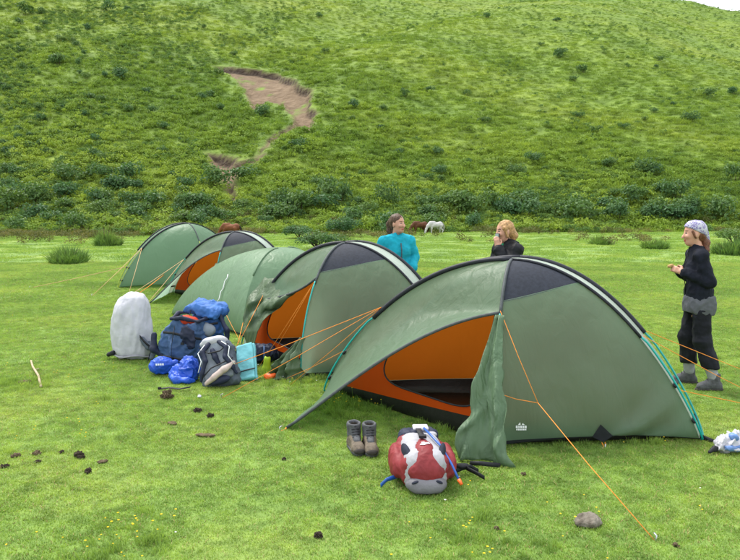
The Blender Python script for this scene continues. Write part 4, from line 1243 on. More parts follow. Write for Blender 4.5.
# daypack on its side, harness towards the camera
g = G(219, 390)
r_ = place(empty('rucksack'), g + V(0, .14, 0), .05, (-.45, -.22))
tag(r_, 'black and grey rucksack with padded harness facing up, front of the heap', 'rucksack', 'heaped rucksacks')
f = fld((.36, .3, .65), .010); f.box((0, .05, .24), (.20, .10, .24), .08, None, .03, taper=.82); crease(f.build('body', MAT['pack_slate'], r_, .014, 8, 6.0), .012, 9, 6.0)
f = fld((.36, .3, .65), .010); f.box((0, -.045, .26), (.15, .03, .20), .03, None, .01, taper=.8); f.build('back_panel', MAT['pack_grey'], r_, .008, 12)
f = fld((.36, .3, .7), .010); f.ell((-.02, .02, .47), (.15, .12, .06)); f.build('lid', MAT['cover_white'], r_, .014, 10)
for s in (-1, 1):
    f = fld((.36, .3, .7), .009)
    f.chain([(.05 * s, -.07, .44), (.125 * s, -.10, .36), (.10 * s, -.115, .26), (.155 * s, -.10, .15), (.18 * s, -.07, .08)], [.022, .027, .023, .022, .012], .015)
    f.build('shoulder_strap', MAT['pack_navy'], r_, .006, 16)
f = fld((.36, .3, .7), .009); f.chain([(-.02, -.09, .36), (.0, -.10, .28), (.02, -.09, .22)], [.026, .03, .022], .01); f.build('back_pad', MAT['pack_navy'], r_, .004, 20)
f = fld((.42, .3, .4), .009); f.chain([(-.13, -.10, .035), (-.03, -.14, .075), (.08, -.14, .13), (.17, -.10, .19)], [.020, .031, .033, .020], .015); f.build('hip_belt', MAT['belt_beige'], r_, .006, 14)
f = fld((.36, .3, .7), .009); f.ell((0, -.09, .045), (.12, .04, .045)); f.build('lumbar_pad', MAT['pack_navy'], r_, .006, 14)
for s_ in (-1, 1): straps(r_, [[(.085 * s_, -.105, .43), (.160 * s_, -.125, .35), (.135 * s_, -.14, .26), (.185 * s_, -.12, .16)]], 'print_white', .008, (1, 0, 0), 'piping')
straps(r_, [[(-.16, -.10, .10), (-.05, -.14, .17), (.07, -.14, .2), (.17, -.09, .24)], [(-.15, -.08, .42), (-.06, -.12, .33), (.06, -.12, .33), (.14, -.08, .40)]], w=.014)
r2 = place(empty('webbing_strap'), G(172, 391)); tag(r2, 'black webbing strap lying loose on grass left of the harnessed rucksack', 'strap')
b = MB(); b.strip([(-.12, 0, .02), (-.03, .015, .03), (.07, -.01, .022), (.17, .04, .03)], (.1, 1, .15), .028, .006); b.build('webbing', MAT['black_web'], r2); buckle(r2, (-.12, 0, .026))

# turquoise folded mat
g = G(246, 385)
r_ = place(empty('sleeping_mat'), g + V(0, .16, 0), -.25, (-.5, -.32))
tag(r_, 'folded turquoise sleeping mat leaning on the harnessed rucksack', 'sleeping mat')
for i, (dy, dx) in enumerate(((0, 0), (.036, .008), (.072, -.006))):
    f = fld((.2, .2, .5), .009); f.box((dx, dy - .03, .205), (.095, .017, .20), .016); f.build('fold', MAT['mat_turquoise'], r_, .008, 9, i * 3.0)
straps(r_, [[(-.11, -.05, .1), (0, -.054, .105), (.11, -.05, .1)]], w=.012)

# navy sleeping bag
g = G(256, 366)
r_ = place(empty('sleeping_bag'), g + V(0, .12, 0), .1)
tag(r_, 'dark navy sleeping bag sack lying behind the turquoise mat', 'sleeping bag')
f = fld((.32, .2, .35), .010); f.cap((-.14, 0, .12), (.14, .03, .11), .115, .105, .03); f.cut((0, 0, .002), (0, 0, -1)); crease(f.build('sack', MAT['pack_navy'], r_, .015, 8), .018, 11, 6.0)
straps(r_, [[(-.05, -.11, .03), (-.05, -.135, .12), (-.05, -.09, .22)], [(.08, -.09, .03), (.08, -.12, .12), (.08, -.07, .22)]], 'pack_blue', .02, (1, 0, 0))
f = fld((.36, .2, .35), .010); f.cap((.22, .03, .11), (.27, .03, .10), .05, .06); f.build('drawstring_end', MAT['pack_slate'], r_, .012, 14)

# lime bottle
g = G(266, 373)
r_ = place(empty('drink_bottle'), g, 0, (.1, .12)); tag(r_, 'lime green drink bottle standing by the second tent doorway', 'bottle')
f = fld((.1, .1, .3), .007); f.cap((0, 0, .045), (0, 0, .16), .040, .037, .01); f.cap((0, 0, .05), (0, 0, .02), .042, .040); f.cut((0, 0, .0), (0, 0, -1)); f.build('flask', MAT['lime'], r_)
f = fld((.1, .1, .3), .006); f.cap((0, 0, .20), (0, 0, .225), .024, .022, .0); f.build('cap', MAT['black_web'], r_)

# orange peg bag
g = G(276, 379)
r_ = place(empty('peg_bag'), g, .3); tag(r_, 'small orange and black bag crumpled below the second tent doorway', 'bag')
f = fld((.2, .12, .12), .007); f.cap((-.09, 0, .03), (.08, .02, .03), .034, .028); f.cut((0, 0, .001), (0, 0, -1)); f.build('pouch', MAT['orange_plastic'], r_, .016, 20)
f = fld((.2, .12, .12), .007); f.cap((.06, -.02, .03), (.13, -.01, .02), .028, .016); f.build('flap', MAT['black_web'], r_, .012, 20)

# red and grey rucksack lying before the nearest tent
g = G(425, 494)
r_ = place(empty('rucksack'), g + V(0, .27, 0), .04)
tag(r_, 'red and silver rucksack lying on its back beside the nearest tent', 'rucksack')
def rf_(h=(.34, .42, .40), res=.008): return Field((-h[0], -h[1], -.02), (h[0], h[1], h[2]), res)
f = rf_(); f.box((0, .03, .115), (.160, .27, .115), .09, None, .03); f.ell((-.170, .02, .115), (.048, .19, .10), k=.03); f.ell((.170, .02, .115), (.048, .19, .10), k=.03); f.cut((0, 0, .004), (0, 0, -1))
crease(f.build('body', MAT['pack_red'], r_, .008, 8, 1.0), .006, 11, 6.0)
f = rf_(); f.box((0, .0, .121), (.1425, .260, .126), .092, None, .03); f.cut((0, 0, .02), (0, 0, -1)); crease(f.build('front_panel', MAT['pack_silver'], r_, .003, 10), .004, 13, 9.0)
f = rf_(); f.ell((0, -.03, .205), (.040, .12, .062), k=.03); f.ell((0, -.13, .185), (.074, .125, .092), k=.05); f.ell((0, -.210, .125), (.120, .085, .095), k=.05); f.cut((0, 0, .03), (0, 0, -1)); crease(f.build('front_pocket', MAT['pack_red'], r_, .004, 12), .005, 13, 3.0)
f = rf_(); f.ell((0, -.235, .05), (.130, .070, .062), k=.02); f.box((0, -.255, .05), (.10, .055, .045), .04, rotx(-.25), .03); f.cut((0, 0, .006), (0, 0, -1)); bp_ = f.build('base_panel', MAT['pack_base'], r_, .004, 14)
for s in (-1, 1):
    f = rf_(res=.005); f.ell((.075 * s, -.294, .084), (.024, .016, .008), roty(.35 * s)); f.build('drain_slot', MAT['mesh_dark'], bp_)
    f = rf_(res=.006); f.ell((.112 * s, -.13, .207), (.024, .095, .046), rotz(-.25 * s) @ rotx(.35)); f.build('mesh_pocket', MAT['mesh_dark'], r_)
f = rf_((.34, .5, .42)); f.box((0, .27, .18), (.14, .09, .07), .06, None, .03); ld = f.build('lid', MAT['pack_navy'], r_, .022, 12)
f = rf_((.34, .5, .42)); f.box((.02, .28, .252), (.055, .05, .012), .01); f.build('white_patch', MAT['cover_white'], ld)
f = rf_((.34, .5, .42)); f.ell((.085, .20, .228), (.040, .03, .02)); f.build('silver_patch', MAT['pack_silver'], ld)
b = MB(); b.strip([(0, .24, .258), (.0, .16, .264), (0, .06, .276), (0, -.02, .283)], (1, 0, 0), .036, .008); b.build('lid_strap', MAT['black_web'], r_)
b = MB(); b.box((0, -.025, .288), (.024, .018, .008)); b.build('buckle', MAT['black_web'], r_, False)
# white emblem on the pocket
b = MB()
def emb(pts): b.add([(x * 1.25, y + .0, .2835 - max(0, (-.10 - y)) * .12 - abs(x) * .10) for x, y in pts], [tuple(range(len(pts)))])
emb([(-.026, -.150), (-.006, -.160), (.010, -.148), (.0, -.134), (-.020, -.138)]); emb([(-.002, -.134), (.016, -.142), (.030, -.132), (.018, -.120), (.004, -.124)]); emb([(-.012, -.130), (.002, -.124), (.0, -.112), (-.016, -.118)])
b.build('emblem', MAT['print_white'], r_, False)
b = MB(); b.tube([(.03, .16, .285), (.06, .03, .278), (.11, -.09, .245), (.165, -.20, .16), (.20, -.26, .085)], .008, 6); tb = b.build('drinking_tube', MAT['tube_blue'], r_)
b = MB(); b.tube([(.20, -.26, .085), (.215, -.285, .062)], .013, 7, .010); b.build('bite_valve', MAT['orange_plastic'], tb)
straps(r_, [[(.19, -.02, .10), (.27, .02, .06), (.33, .05, .055), (.38, .03, .03)], [(.30, .03, .05), (.36, -.03, .035), (.40, -.07, .02)]], w=.026)
straps(r_, [[(-.17, -.12, .06), (-.24, -.14, .045), (-.28, -.17, .02)]], 'tube_blue', .026)
f = rf_((.45, .42, .2)); f.cap((.20, .02, .05), (.30, .06, .05), .03, .024); f.build('hip_belt', MAT['black_web'], r_, .008, 14)

# pair of hiking boots
def boot(px, py, rz, label):
    r_ = place(empty('hiking_boot'), G(px, py) + V(0, .10, 0), rz)
    tag(r_, label, 'boot', 'pair of hiking boots')
    f = Field((-.09, -.2, -.02), (.09, .14, .26), .006)
    f.cap((0, .045, .06), (0, .05, .19), .047, .050, .03); f.cap((0, .055, .04), (0, -.085, .035), .046, .040, .03); f.cap((0, .0, .085), (0, -.085, .05), .040, .036, .03); f.ell((0, -.10, .04), (.047, .055, .036), k=.03)
    f.cut((0, 0, .018), (0, 0, -1)); f.cap((0, .045, .17), (0, .05, .26), .034, .038, .01, 's'); f.cut((0, .05, .195), (0, -.15, 1))
    u_ = f.build('upper', MAT['boot_tan'], r_, .004, 26)
    f = Field((-.09, -.2, -.02), (.09, .14, .26), .006); f.cap((0, .045, .11), (0, .05, .18), .0505, .0535, .01); f.cap((0, .045, .17), (0, .05, .26), .034, .038, .01, 's'); f.cap((0, .02, .12), (0, -.06, .085), .030, .026, .02); f.cut((0, .05, .20), (0, -.15, 1)); f.build('cuff', MAT['boot_grey'], r_, .004, 26)
    f = Field((-.09, -.2, -.02), (.09, .14, .1), .006); f.cap((0, .055, .03), (0, -.10, .03), .052, .050, .01); f.cut((0, 0, .030), (0, 0, 1)); f.cut((0, 0, .0), (0, 0, -1)); f.build('sole', MAT['boot_grey'], r_, .002, 40)
    f = Field((-.09, -.2, -.02), (.09, .14, .1), .006); f.ell((0, -.135, .038), (.042, .026, .024)); f.cut((0, 0, .02), (0, 0, -1)); f.build('toe_cap', MAT['sole'], r_)
    b = MB()
    for i in range(6):
        t = i / 5; y = -.055 + .055 * t - (.0 if i < 4 else .0); z = .098 + .08 * t
        b.tube([(-.028, y + .012, z - .006), (0, y - .008, z + .004), (.028, y + .012, z - .006)], .0028, 4)
    b.build('lace', MAT['black_web'], u_)
    return r_
boot(355, 455, .25, 'left one of the tan and grey hiking boots standing on grass')
boot(370, 456, .12, 'right one of the tan and grey hiking boots, nearer the red rucksack')

# crumpled white and blue bag at the right edge
g = G(731, 455); r_ = place(empty('plastic_bag'), g + V(0, .05, 0), .3)
tag(r_, 'crumpled white and blue plastic bag lying at the right edge', 'bag')
f = fld((.22, .15, .25), .007); f.ell((0, 0, .06), (.10, .07, .065), k=.03); f.ell((.06, .02, .09), (.06, .05, .06), k=.03); f.cut((0, 0, .002), (0, 0, -1)); crease(f.build('bundle', MAT['cover_white'], r_, .02, 9, 2.0), .028, 14, 3.0)
f = fld((.22, .15, .25), .007); f.cap((-.06, -.045, .06), (.05, -.06, .05), .025, .03); f.ell((.02, -.02, .115), (.03, .03, .025)); f.build('blue_print', mat('print_blue', (.12, .22, .48), .5, .4), r_, .025, 18, 5.0)
f = fld((.22, .15, .25), .007); f.cap((-.11, .0, .04), (-.16, .0, .02), .022, .012); f.build('tied_end', MAT['black_web'], r_, .01, 18)

# rock, stick, dung
def lump(name, px, py, r, m, label, cat, seed, group=None, flat=.6):
    g = G(px, py); k = max(.006, max(r) / 9)
    f = Field([-1.5 * x for x in r], [1.5 * x for x in r], max(r) / 14)
    rr = random.Random(seed)
    f.ell((0, 0, 0), (r[0], r[1], r[2]), k=r[2] * .4)
    for i in range(4): f.ell((rr.uniform(-.5, .5) * r[0], rr.uniform(-.5, .5) * r[1], rr.uniform(0, .4) * r[2]), (r[0] * .5, r[1] * .5, r[2] * .7), k=r[2] * .3)
    f.cut((0, 0, -r[2] * .5), (0, 0, -1))
    o = f.build(name, MAT[m], None, r[2] * .55, .9 / r[0], seed * 1.7)
    crease(o, r[2] * (.55 if name == 'dung_lump' else .22), (1.6 if name == 'dung_lump' else 1.1) / r[0], seed * 2.3)
    o.location = (g.x, g.y + r[1] * .6, r[2] * .42 + .008); o.rotation_euler = (0, 0, rr.uniform(0, 3)) if name != 'rock' else (0, 0, .1)
    return tag(o, label, cat, group)
lump('rock', 590, 528, (.082, .055, .036), 'rock_grey', 'rounded grey brown stone on the grass in the lower right', 'rock', 3)
DG = 'dung lumps scattered on the grass'
for px, py, r, m_, lb in [(79, 459, (.045, .03, .024), 'dung', 'largest black dung lump left of centre foreground'), (87, 474, (.026, .02, .016), 'dung', 'small black dung lump just below the largest one'),
        (36, 456, (.030, .02, .016), 'dung_dry', 'brown dung lump second nearest the left edge'), (15, 458, (.04, .022, .014), 'dung_dry', 'flat brown dung patch near the left edge'),
        (4, 469, (.028, .02, .014), 'dung', 'black dung lump touching the left edge of the photo'), (37, 464, (.022, .016, .012), 'dung', 'tiny dark dung lump below the brown one at left'),
        (102, 464, (.034, .02, .012), 'dung_dry', 'flat brownish dung lump right of the largest black one'), (61, 454, (.02, .016, .01), 'dung', 'tiny dark dung lump left of the largest black one'),
        (197, 413, (.036, .026, .02), 'dung', 'dark dung lump below the harnessed rucksack, left of two'), (210, 418, (.034, .022, .018), 'dung', 'dark dung lump below the harnessed rucksack, right of two'),
        (166, 399, (.05, .035, .045), 'dung_dry', 'upright brown dung lump below the blue jacket'), (318, 539, (.020, .016, .016), 'dung', 'small dark dung lump near the bottom centre'),
        (284, 461, (.014, .01, .01), 'dung', 'tiny dark dung lump below the porch peg'), (497, 531, (.014, .01, .01), 'dung_dry', 'tiny brown dung lump left of the grey stone'),
        (677, 548, (.016, .012, .01), 'dung_dry', 'tiny brown dung lump right of the guy line peg'), (172, 425, (.05, .03, .008), 'dung_dry', 'flat dry dung patch below the baggage heap'),
        (205, 437, (.085, .03, .008), 'dung_dry', 'long flat dry dung patch on the grass at left centre'), (24, 384, (.06, .03, .02), 'dung_dry', 'low brown dung patch left of the pale stick'),
        (524, 476, (.016, .012, .01), 'dung_dry', 'tiny brown dung lump under the bunched door flap')]:
    lump('dung_lump', px, py, r, m_, lb, 'dung', px % 13, DG)
a, c = G(41, 388), G(31, 362)
st_ = MB(); st_.tube([a + V(0, 0, .016), a.lerp(c, .35) + V(.012, 0, .03), a.lerp(c, .7) + V(-.01, 0, .028), c + V(0, 0, .016)], .013, 7, .010)
st_.tube([a.lerp(c, .55) + V(0, 0, .028), a.lerp(c, .62) + V(.05, 0, .03)], .007, 5, .004)
tag(st_.build('stick', MAT['stick_pale']), 'pale bare stick lying on the meadow at left', 'stick')
lump('pebble', 199, 398, (.02, .016, .012), 'cover_white', 'small white pebble below the baggage heap', 'pebble', 5)

# ------------------------------------------------------------------ vegetation
PROTO = {}
def proto_coll(name, meshes):
    c = bpy.data.collections.new(name)
    for i, me in enumerate(meshes):
        o = bpy.data.objects.new('%s_%02d' % (name, i), me); c.objects.link(o)
    return c

def raw_mesh(name, v, f, mats, mi=None):
    me = bpy.data.meshes.new(name); me.from_pydata([tuple(p) for p in v], [], f)
    for m_ in mats: me.materials.append(m_)
    if mi is not None: me.polygons.foreach_set('material_index', mi)
    me.update(); return me

def scatter(name, pts, scl, idx, coll, label, cat, rz=None):
    """one 'stuff' object: instances of the clumps in coll on the given points"""
    n = len(pts)
    me = bpy.data.meshes.new(name); me.vertices.add(n); me.vertices.foreach_set('co', np.asarray(pts, np.float32).ravel())
    a = me.attributes.new('scl', 'FLOAT', 'POINT'); a.data.foreach_set('value', np.asarray(scl, np.float32))
    a = me.attributes.new('idx', 'INT', 'POINT'); a.data.foreach_set('value', np.asarray(idx, np.int32))
    rot = np.zeros((n, 3), np.float32); rot[:, 2] = rng.uniform(0, 6.283, n) if rz is None else rz
    a = me.attributes.new('rot', 'FLOAT_VECTOR', 'POINT'); a.data.foreach_set('vector', rot.ravel())
    o = link(bpy.data.objects.new(name, me)); tag(o, label, cat, kind='stuff')
    ng = bpy.data.node_groups.new(name, 'GeometryNodeTree')
    ng.interface.new_socket('Geometry', in_out='INPUT', socket_type='NodeSocketGeometry'); ng.interface.new_socket('Geometry', in_out='OUTPUT', socket_type='NodeSocketGeometry')
    N, L = ng.nodes, ng.links
    gi, go = N.new('NodeGroupInput'), N.new('NodeGroupOutput'); ci = N.new('GeometryNodeCollectionInfo'); ip = N.new('GeometryNodeInstanceOnPoints')
    ci.inputs['Collection'].default_value = coll; ci.inputs['Separate Children'].default_value = True; ci.inputs['Reset Children'].default_value = True
    def attr(nm, ty):
        q = N.new('GeometryNodeInputNamedAttribute'); q.data_type = ty; q.inputs['Name'].default_value = nm; return q.outputs['Attribute']
    L.new(gi.outputs[0], ip.inputs['Points']); L.new(ci.outputs[0], ip.inputs['Instance'])
    ip.inputs['Pick Instance'].default_value = True
    L.new(attr('idx', 'INT'), ip.inputs['Instance Index']); L.new(attr('rot', 'FLOAT_VECTOR'), ip.inputs['Rotation']); L.new(attr('scl', 'FLOAT'), ip.inputs['Scale'])
    L.new(ip.outputs[0], go.inputs[0])
    md = o.modifiers.new('scatter', 'NODES'); md.node_group = ng
    return o

def blades(n, rad, h, w, lean, seed, flat=False):
    r = np.random.default_rng(seed); v, f = [], []
    for i in range(n):
        a = r.uniform(0, 6.283); d = rad * math.sqrt(r.uniform()); x, y = d * math.cos(a), d * math.sin(a)
        b = r.uniform(0, 6.283); hh = h * r.uniform(.45, 1.15); le = hh * lean * r.uniform(.2, 1.3); la = r.uniform(0, 6.283)
        cx, cy = math.cos(b) * w / 2, math.sin(b) * w / 2; lx, ly = math.cos(la) * le, math.sin(la) * le
        k = len(v)
        v += [(x - cx, y - cy, -.01), (x + cx, y + cy, -.01), (x + lx * .4 + cx * .8, y + ly * .4 + cy * .8, hh * .6), (x + lx * .4 - cx * .8, y + ly * .4 - cy * .8, hh * .6), (x + lx, y + ly, hh)]
        f += [(k, k + 1, k + 2, k + 3), (k + 3, k + 2, k + 4)]
    return v, f

mat('straw', (.34, .27, .12), .8, .1, .2, 20)
def turf_mesh(i):
    v, f = blades(330, .17, .0165, .0042, 1.5, 100 + i); q = np.repeat((np.random.default_rng(i).uniform(size=330) < (.03, .05, .08, .14)[i]).astype(int), 2)
    return raw_mesh('turf', v, f, [MAT['grass_blade'], MAT['straw']], q.tolist())
turf = proto_coll('turf_clump', [turf_mesh(i) for i in range(4)])
tall = proto_coll('tall_clump', [raw_mesh('tall', *blades(60, .055, .062, .0042, .7, 200 + i), [MAT['grass_blade']]) for i in range(3)])
far_turf = proto_coll('far_clump', [raw_mesh('farturf', *blades(150, .55, .05, .018, 1.2, 300 + i), [MAT['grass_blade']]) for i in range(3)])

def in_poly(x, y, poly):
    return poly_dist(np.asarray(x), np.asarray(y), poly) < 0
def free(x, y, grow=0.0):
    ok = np.ones(len(x), bool)
    for T in TENTS:
        c = np.mean(np.array(T.foot), 0)
        poly = [tuple(c + (np.array(p) - c) * (1.0 + grow)) for p in T.foot]
        ok &= ~in_poly(x, y, poly)
    return ok
def wedge(y0, y1, dens, margin=1.3):
    """random ground points in the strip the camera can see, and a step beyond it"""
    n = int(dens * (y1 - y0) * (y0 + y1) * .53 * margin + dens * (y1 - y0) * 1.6)
    if dens < 10:
        y = np.sqrt(rng.uniform(y0 * y0, y1 * y1, n)); hw = y * .53 * margin + .8
        return rng.uniform(-1, 1, n) * hw, y
    st = 1 / math.sqrt(dens); W_ = y1 * .53 * margin + .8      # jittered grid: no bald gaps
    gx, gy = np.meshgrid(np.arange(-W_, W_, st), np.arange(y0, y1, st)); x = gx.ravel() + rng.uniform(-.5, .5, gx.size) * st; y = gy.ravel() + rng.uniform(-.5, .5, gx.size) * st
    k = np.abs(x) < y * .53 * margin + .8
    return x[k], y[k]
P_, S_, I_ = [], [], []
for y0, y1, dens, sc in ((2.9, 8, 52, 1.0), (8, 14, 30, 1.25), (14, 24, 12, 1.9)):
    x, y = wedge(y0, y1, dens); k = free(x, y); x, y = x[k], y[k]
    z = meadow_h(x, y); P_.append(np.stack([x, y, z], 1)); pt_ = fbm(x / .5, y / .5, 61, 3)
    S_.append(sc * rng.uniform(.75, 1.1, len(x)) * (.75 + .5 * pt_)); I_.append(rng.integers(0, 4, len(x)))
scatter('short_grass', np.concatenate(P_), np.concatenate(S_), np.concatenate(I_), turf, 'short green turf covering the meadow among the tents', 'grass')
x, y = wedge(24, 60, 2.6, 1.6); z = meadow_h(x, y); hgt = hill_raw(x, y) if True else 0
k = hgt < z + .2
scatter('far_grass', np.stack([x, y, z], 1)[k], rng.uniform(.6, 1.2, len(x))[k], rng.integers(0, 3, len(x))[k], far_turf, 'grass of the far meadow towards the foot of the hill', 'grass')
# taller tufts: along the tents, by the boots and scattered
x, y = wedge(3, 20, 1.2); pn = fbm(x / 1.2, y / 1.2, 71, 3); k = free(x, y, .02) & (pn > .52); tx, ty = list(x[k]), list(y[k])
def cluster(px, py, n, s):
    g = G(px, py)
    for i in range(n): tx.append(g.x + rng.normal() * s); ty.append(g.y + rng.normal() * s * 1.2)
for c in ((345, 408, 46, .16), (362, 402, 30, .12), (130, 548, 26, .16), (310, 385, 40, .2), (350, 382, 30, .15), (500, 545, 26, .25), (270, 375, 25, .12), (30, 385, 20, .12), (12, 383, 20, .12)): cluster(*c)
for T in TENTS[:3]:
    for a_, b2 in ((1, 2), (0, 1)):
        A, B = np.array(T.foot[a_]), np.array(T.foot[b2])
        for i in range(12):
            p = A + (B - A) * rng.uniform() + rng.normal(size=2) * .03; q = np.array([p[0], p[1] - .06]); tx.append(q[0]); ty.append(q[1])
tx, ty = np.array(tx), np.array(ty); k = free(tx, ty, .0); tx, ty = tx[k], ty[k]
scatter('tall_grass', np.stack([tx, ty, meadow_h(tx, ty)], 1), rng.uniform(.5, 1.15, len(tx)), rng.integers(0, 3, len(tx)), tall, 'taller grass tufts growing along tent edges and around the boots', 'grass')

# buttercups
mat('petal_yellow', (.75, .55, .02), .5, .3, .1); mat('petal_white', (.7, .7, .66), .6, .3, .05)
def flower_mesh(seed, pm):
    r = np.random.default_rng(seed); v, f, mi = [], [], []
    for i in range(1 + seed % 2):
        x, y, h = r.normal() * .03, r.normal() * .03, r.uniform(.05, .10); k = len(v)
        v += [(x - .0015, y, 0), (x + .0015, y, 0), (x + .008, y + .004, h), (x + .006, y + .004, h)]; f.append((k, k + 1, k + 2, k + 3)); mi.append(1)
        k = len(v); v.append((x + .007, y + .004, h - .002))
        for q in range(6): v.append((x + .007 + .0068 * math.cos(q * 1.047), y + .004 + .0068 * math.sin(q * 1.047), h + .004))
        for q in range(6): f.append((k, k + 1 + q, k + 1 + (q + 1) % 6)); mi.append(0)
    return raw_mesh('flower', v, f, [MAT[pm], MAT['grass_blade']], mi)
fl_c = proto_coll('buttercup', [flower_mesh(400 + i, 'petal_yellow') for i in range(3)] + [flower_mesh(410, 'petal_white')])
bx, by = [], []
for px, py, n, s in ((130, 546, 16, .13), (120, 535, 5, .08), (345, 404, 14, .16), (352, 412, 8, .12), (312, 384, 8, .15), (505, 540, 10, .3), (540, 548, 8, .3), (60, 440, 5, .12), (160, 372, 8, .3), (80, 378, 8, .3), (12, 548, 3, .1), (470, 520, 5, .3), (20, 320, 12, 1.2), (60, 300, 10, 1.5), (650, 300, 18, 2.2), (600, 270, 14, 3)):
    g = G(px, py)
    for i in range(n): bx.append(g.x + rng.normal() * s); by.append(g.y + rng.normal() * s)
x, y = wedge(3.2, 22, .7); bx, by = np.concatenate([bx, x]), np.concatenate([by, y]); k = free(bx, by, .05); bx, by = bx[k], by[k]
ii = rng.integers(0, 3, len(bx)); ii[rng.uniform(size=len(bx)) < .05] = 3
scatter('meadow_flowers', np.stack([bx, by, meadow_h(bx, by)], 1), rng.uniform(.7, 1.15, len(bx)), ii, fl_c, 'tiny yellow buttercups scattered through the meadow grass', 'flowers')

# ---- leafy clumps
def leaf_cloud(n, lumps, size, seed, up=.5, stems=5, asp=.6):
    """leaf quads through the volume of several lumps, plus woody stems; unit height about 1"""
    r = np.random.default_rng(seed); v, f, mi = [], [], []
    ws = np.array([l_[3] ** 2 for l_ in lumps]); ws = ws / ws.sum()
    for i in range(n):
        cx, cy, cz, rad, fl = lumps[r.choice(len(lumps), p=ws)]
        d = r.normal(size=3); d /= np.linalg.norm(d); d[2] = abs(d[2]) * (1 if r.uniform() < .8 else -.5)
        q = rad * r.uniform(.55, 1.08)
        c = np.array((cx, cy, cz)) + d * q * np.array((1, 1, fl))
        if c[2] < .02: c[2] = .02 + r.uniform() * .05
        nn = d * .7 + r.normal(size=3) * .6; nn[2] += up; nn /= np.linalg.norm(nn)
        t = np.cross(nn, r.normal(size=3)); t /= np.linalg.norm(t) + 1e-9; b_ = np.cross(nn, t); s = size * r.uniform(.6, 1.3)
        k = len(v); v += [c - t * s * .5, c + b_ * s * asp * .5, c + t * s * .5, c - b_ * s * asp * .5]; f.append((k, k + 1, k + 2, k + 3)); mi.append(0)
    for i in range(stems):
        cx, cy, cz, rad, fl = lumps[i % len(lumps)]
        a = np.array((cx * .25, cy * .25, -.05)); e = np.array((cx, cy, cz)); k = len(v); w = .018
        v += [a + (-w, 0, 0), a + (w, 0, 0), a + (0, w * 1.6, 0), e]; f += [(k, k + 1, k + 3), (k + 1, k + 2, k + 3), (k + 2, k, k + 3)]; mi += [1] * 3
    return v, f, mi
def lumpset(seed, n, spread, flat):
    r = np.random.default_rng(seed); out = [(0, 0, .45, .42, flat)]
    for i in range(n):
        a = r.uniform(0, 6.283); d = spread * r.uniform(.35, 1); out.append((d * math.cos(a), d * math.sin(a), r.uniform(.2, .62), r.uniform(.2, .36), flat))
    return out
shr = []
for i in range(8):
    v, f, mi = leaf_cloud(560, lumpset(500 + i, 6, .62, .95), .13, 520 + i)
    shr.append(raw_mesh('shrub_mesh', v, f, [MAT['shrub_leaf'], MAT['bark']], mi))

def hill_pts(px, py):
    """image points -> hill points (vectorised march)"""
    out = []
    ys = np.arange(46, 290, .5)
    for a, b_ in zip(px, py):
        d = ray(float(a), float(b_)); d = d / d.y
        h = hill_raw(d.x * ys, ys); zz = CAM_H + d.z * ys; m_ = h > zz
        if m_.any(): i = int(np.argmax(m_)); out.append((d.x * ys[i], ys[i]))
    return np.array(out)
# single shrubs on the slope
sp = []
r_ = np.random.default_rng(77)
while len(sp) < 250:
    px, py = r_.uniform(-60, 800), r_.uniform(6, 236)
    w = .9 * math.exp(-((py - 214) / 13) ** 2) + .55 * max(0, 1 - px / 270) * (py > 20) + .075 + .25 * math.exp(-((px - 120) / 130) ** 2 - ((py - 150) / 70) ** 2)
    if px > 330 and py < 190: w = .10 if py > 60 else .04
    if r_.uniform() < w: sp.append((px, py))
# shrubs the photograph shows singly
named = [(250, 181, 1.5), (300, 150, 1.2), (263, 117, 1.3), (338, 207, 1.9), (322, 212, 1.5), (355, 108, .9), (440, 178, 1.1), (405, 98, .9), (432, 92, .9), (488, 18, 1.1), (560, 58, 1.4), (583, 73, 1.1), (580, 120, .8), (645, 175, 1.4), (675, 202, 1.5), (632, 205, 1.5), (612, 168, 1.1), (655, 176, 1.2), (710, 98, 1.2), (733, 95, 1.1), (660, 62, .9), (690, 122, 1.2), (735, 182, 1.5), (462, 215, 1.6), (455, 208, 1.4), (580, 222, 1.9), (720, 222, 2.1), (690, 214, 1.6), (535, 165, 1.1), (515, 175, 1.1), (595, 135, .9), (25, 15, 1.8), (60, 65, 1.5), (110, 12, 1.7), (120, 80, 1.5)]
def where(px, py):
    """words for the stretch of hillside a shrub stands on"""
    if py > 196:
        return 'at the hill foot ' + ('left of the farthest tent' if px < 120 else 'behind the farther tents' if px < 300 else 'near the grazing horses' if px < 470 else 'behind the fair haired woman' if px < 590 else 'behind the woman in headscarf')
    if px < 205: return 'on the scrubby left slope ' + ('near the top of the photo' if py < 75 else 'level with the large bare soil patch' if py < 140 else 'above the farthest tent')
    if px < 330: return 'around the bare soil patches ' + ('above them' if py < 66 else 'beside the large one' if py < 140 else 'beside the small one')
    return 'on the open slope ' + ('above the teal fleece' if px < 460 else 'above the fair haired woman' if px < 590 else 'above the woman in headscarf') + (' high up' if py < 70 else ' halfway up' if py < 140 else ' low down')
def add_shrub(x, y, size, i, pp, single):
    if float(soil_d(x, y)) < .6: return
    o = bpy.data.objects.new('shrub', shr[i % 8]); link(o)
    o.location = (x, y, ground_h(x, y) - .06); o.rotation_euler = (0, 0, (i * 2.399) % 6.283); o.scale = (size * r_.uniform(.85, 1.25), size * r_.uniform(.85, 1.25), size * r_.uniform(.9, 1.3))
    wh = where(*pp); adj = 'larger dark green shrub ' if single else 'low green shrub '
    tag(o, adj + wh, 'shrub', 'shrubs ' + wh)
hp_ = hill_pts(*zip(*[(a, b_) for a, b_, _ in named]))
for i, (x, y) in enumerate(hp_): add_shrub(x, y, named[i][2] * 1.25, i, named[i][:2], True)
hp_ = hill_pts(*zip(*sp))
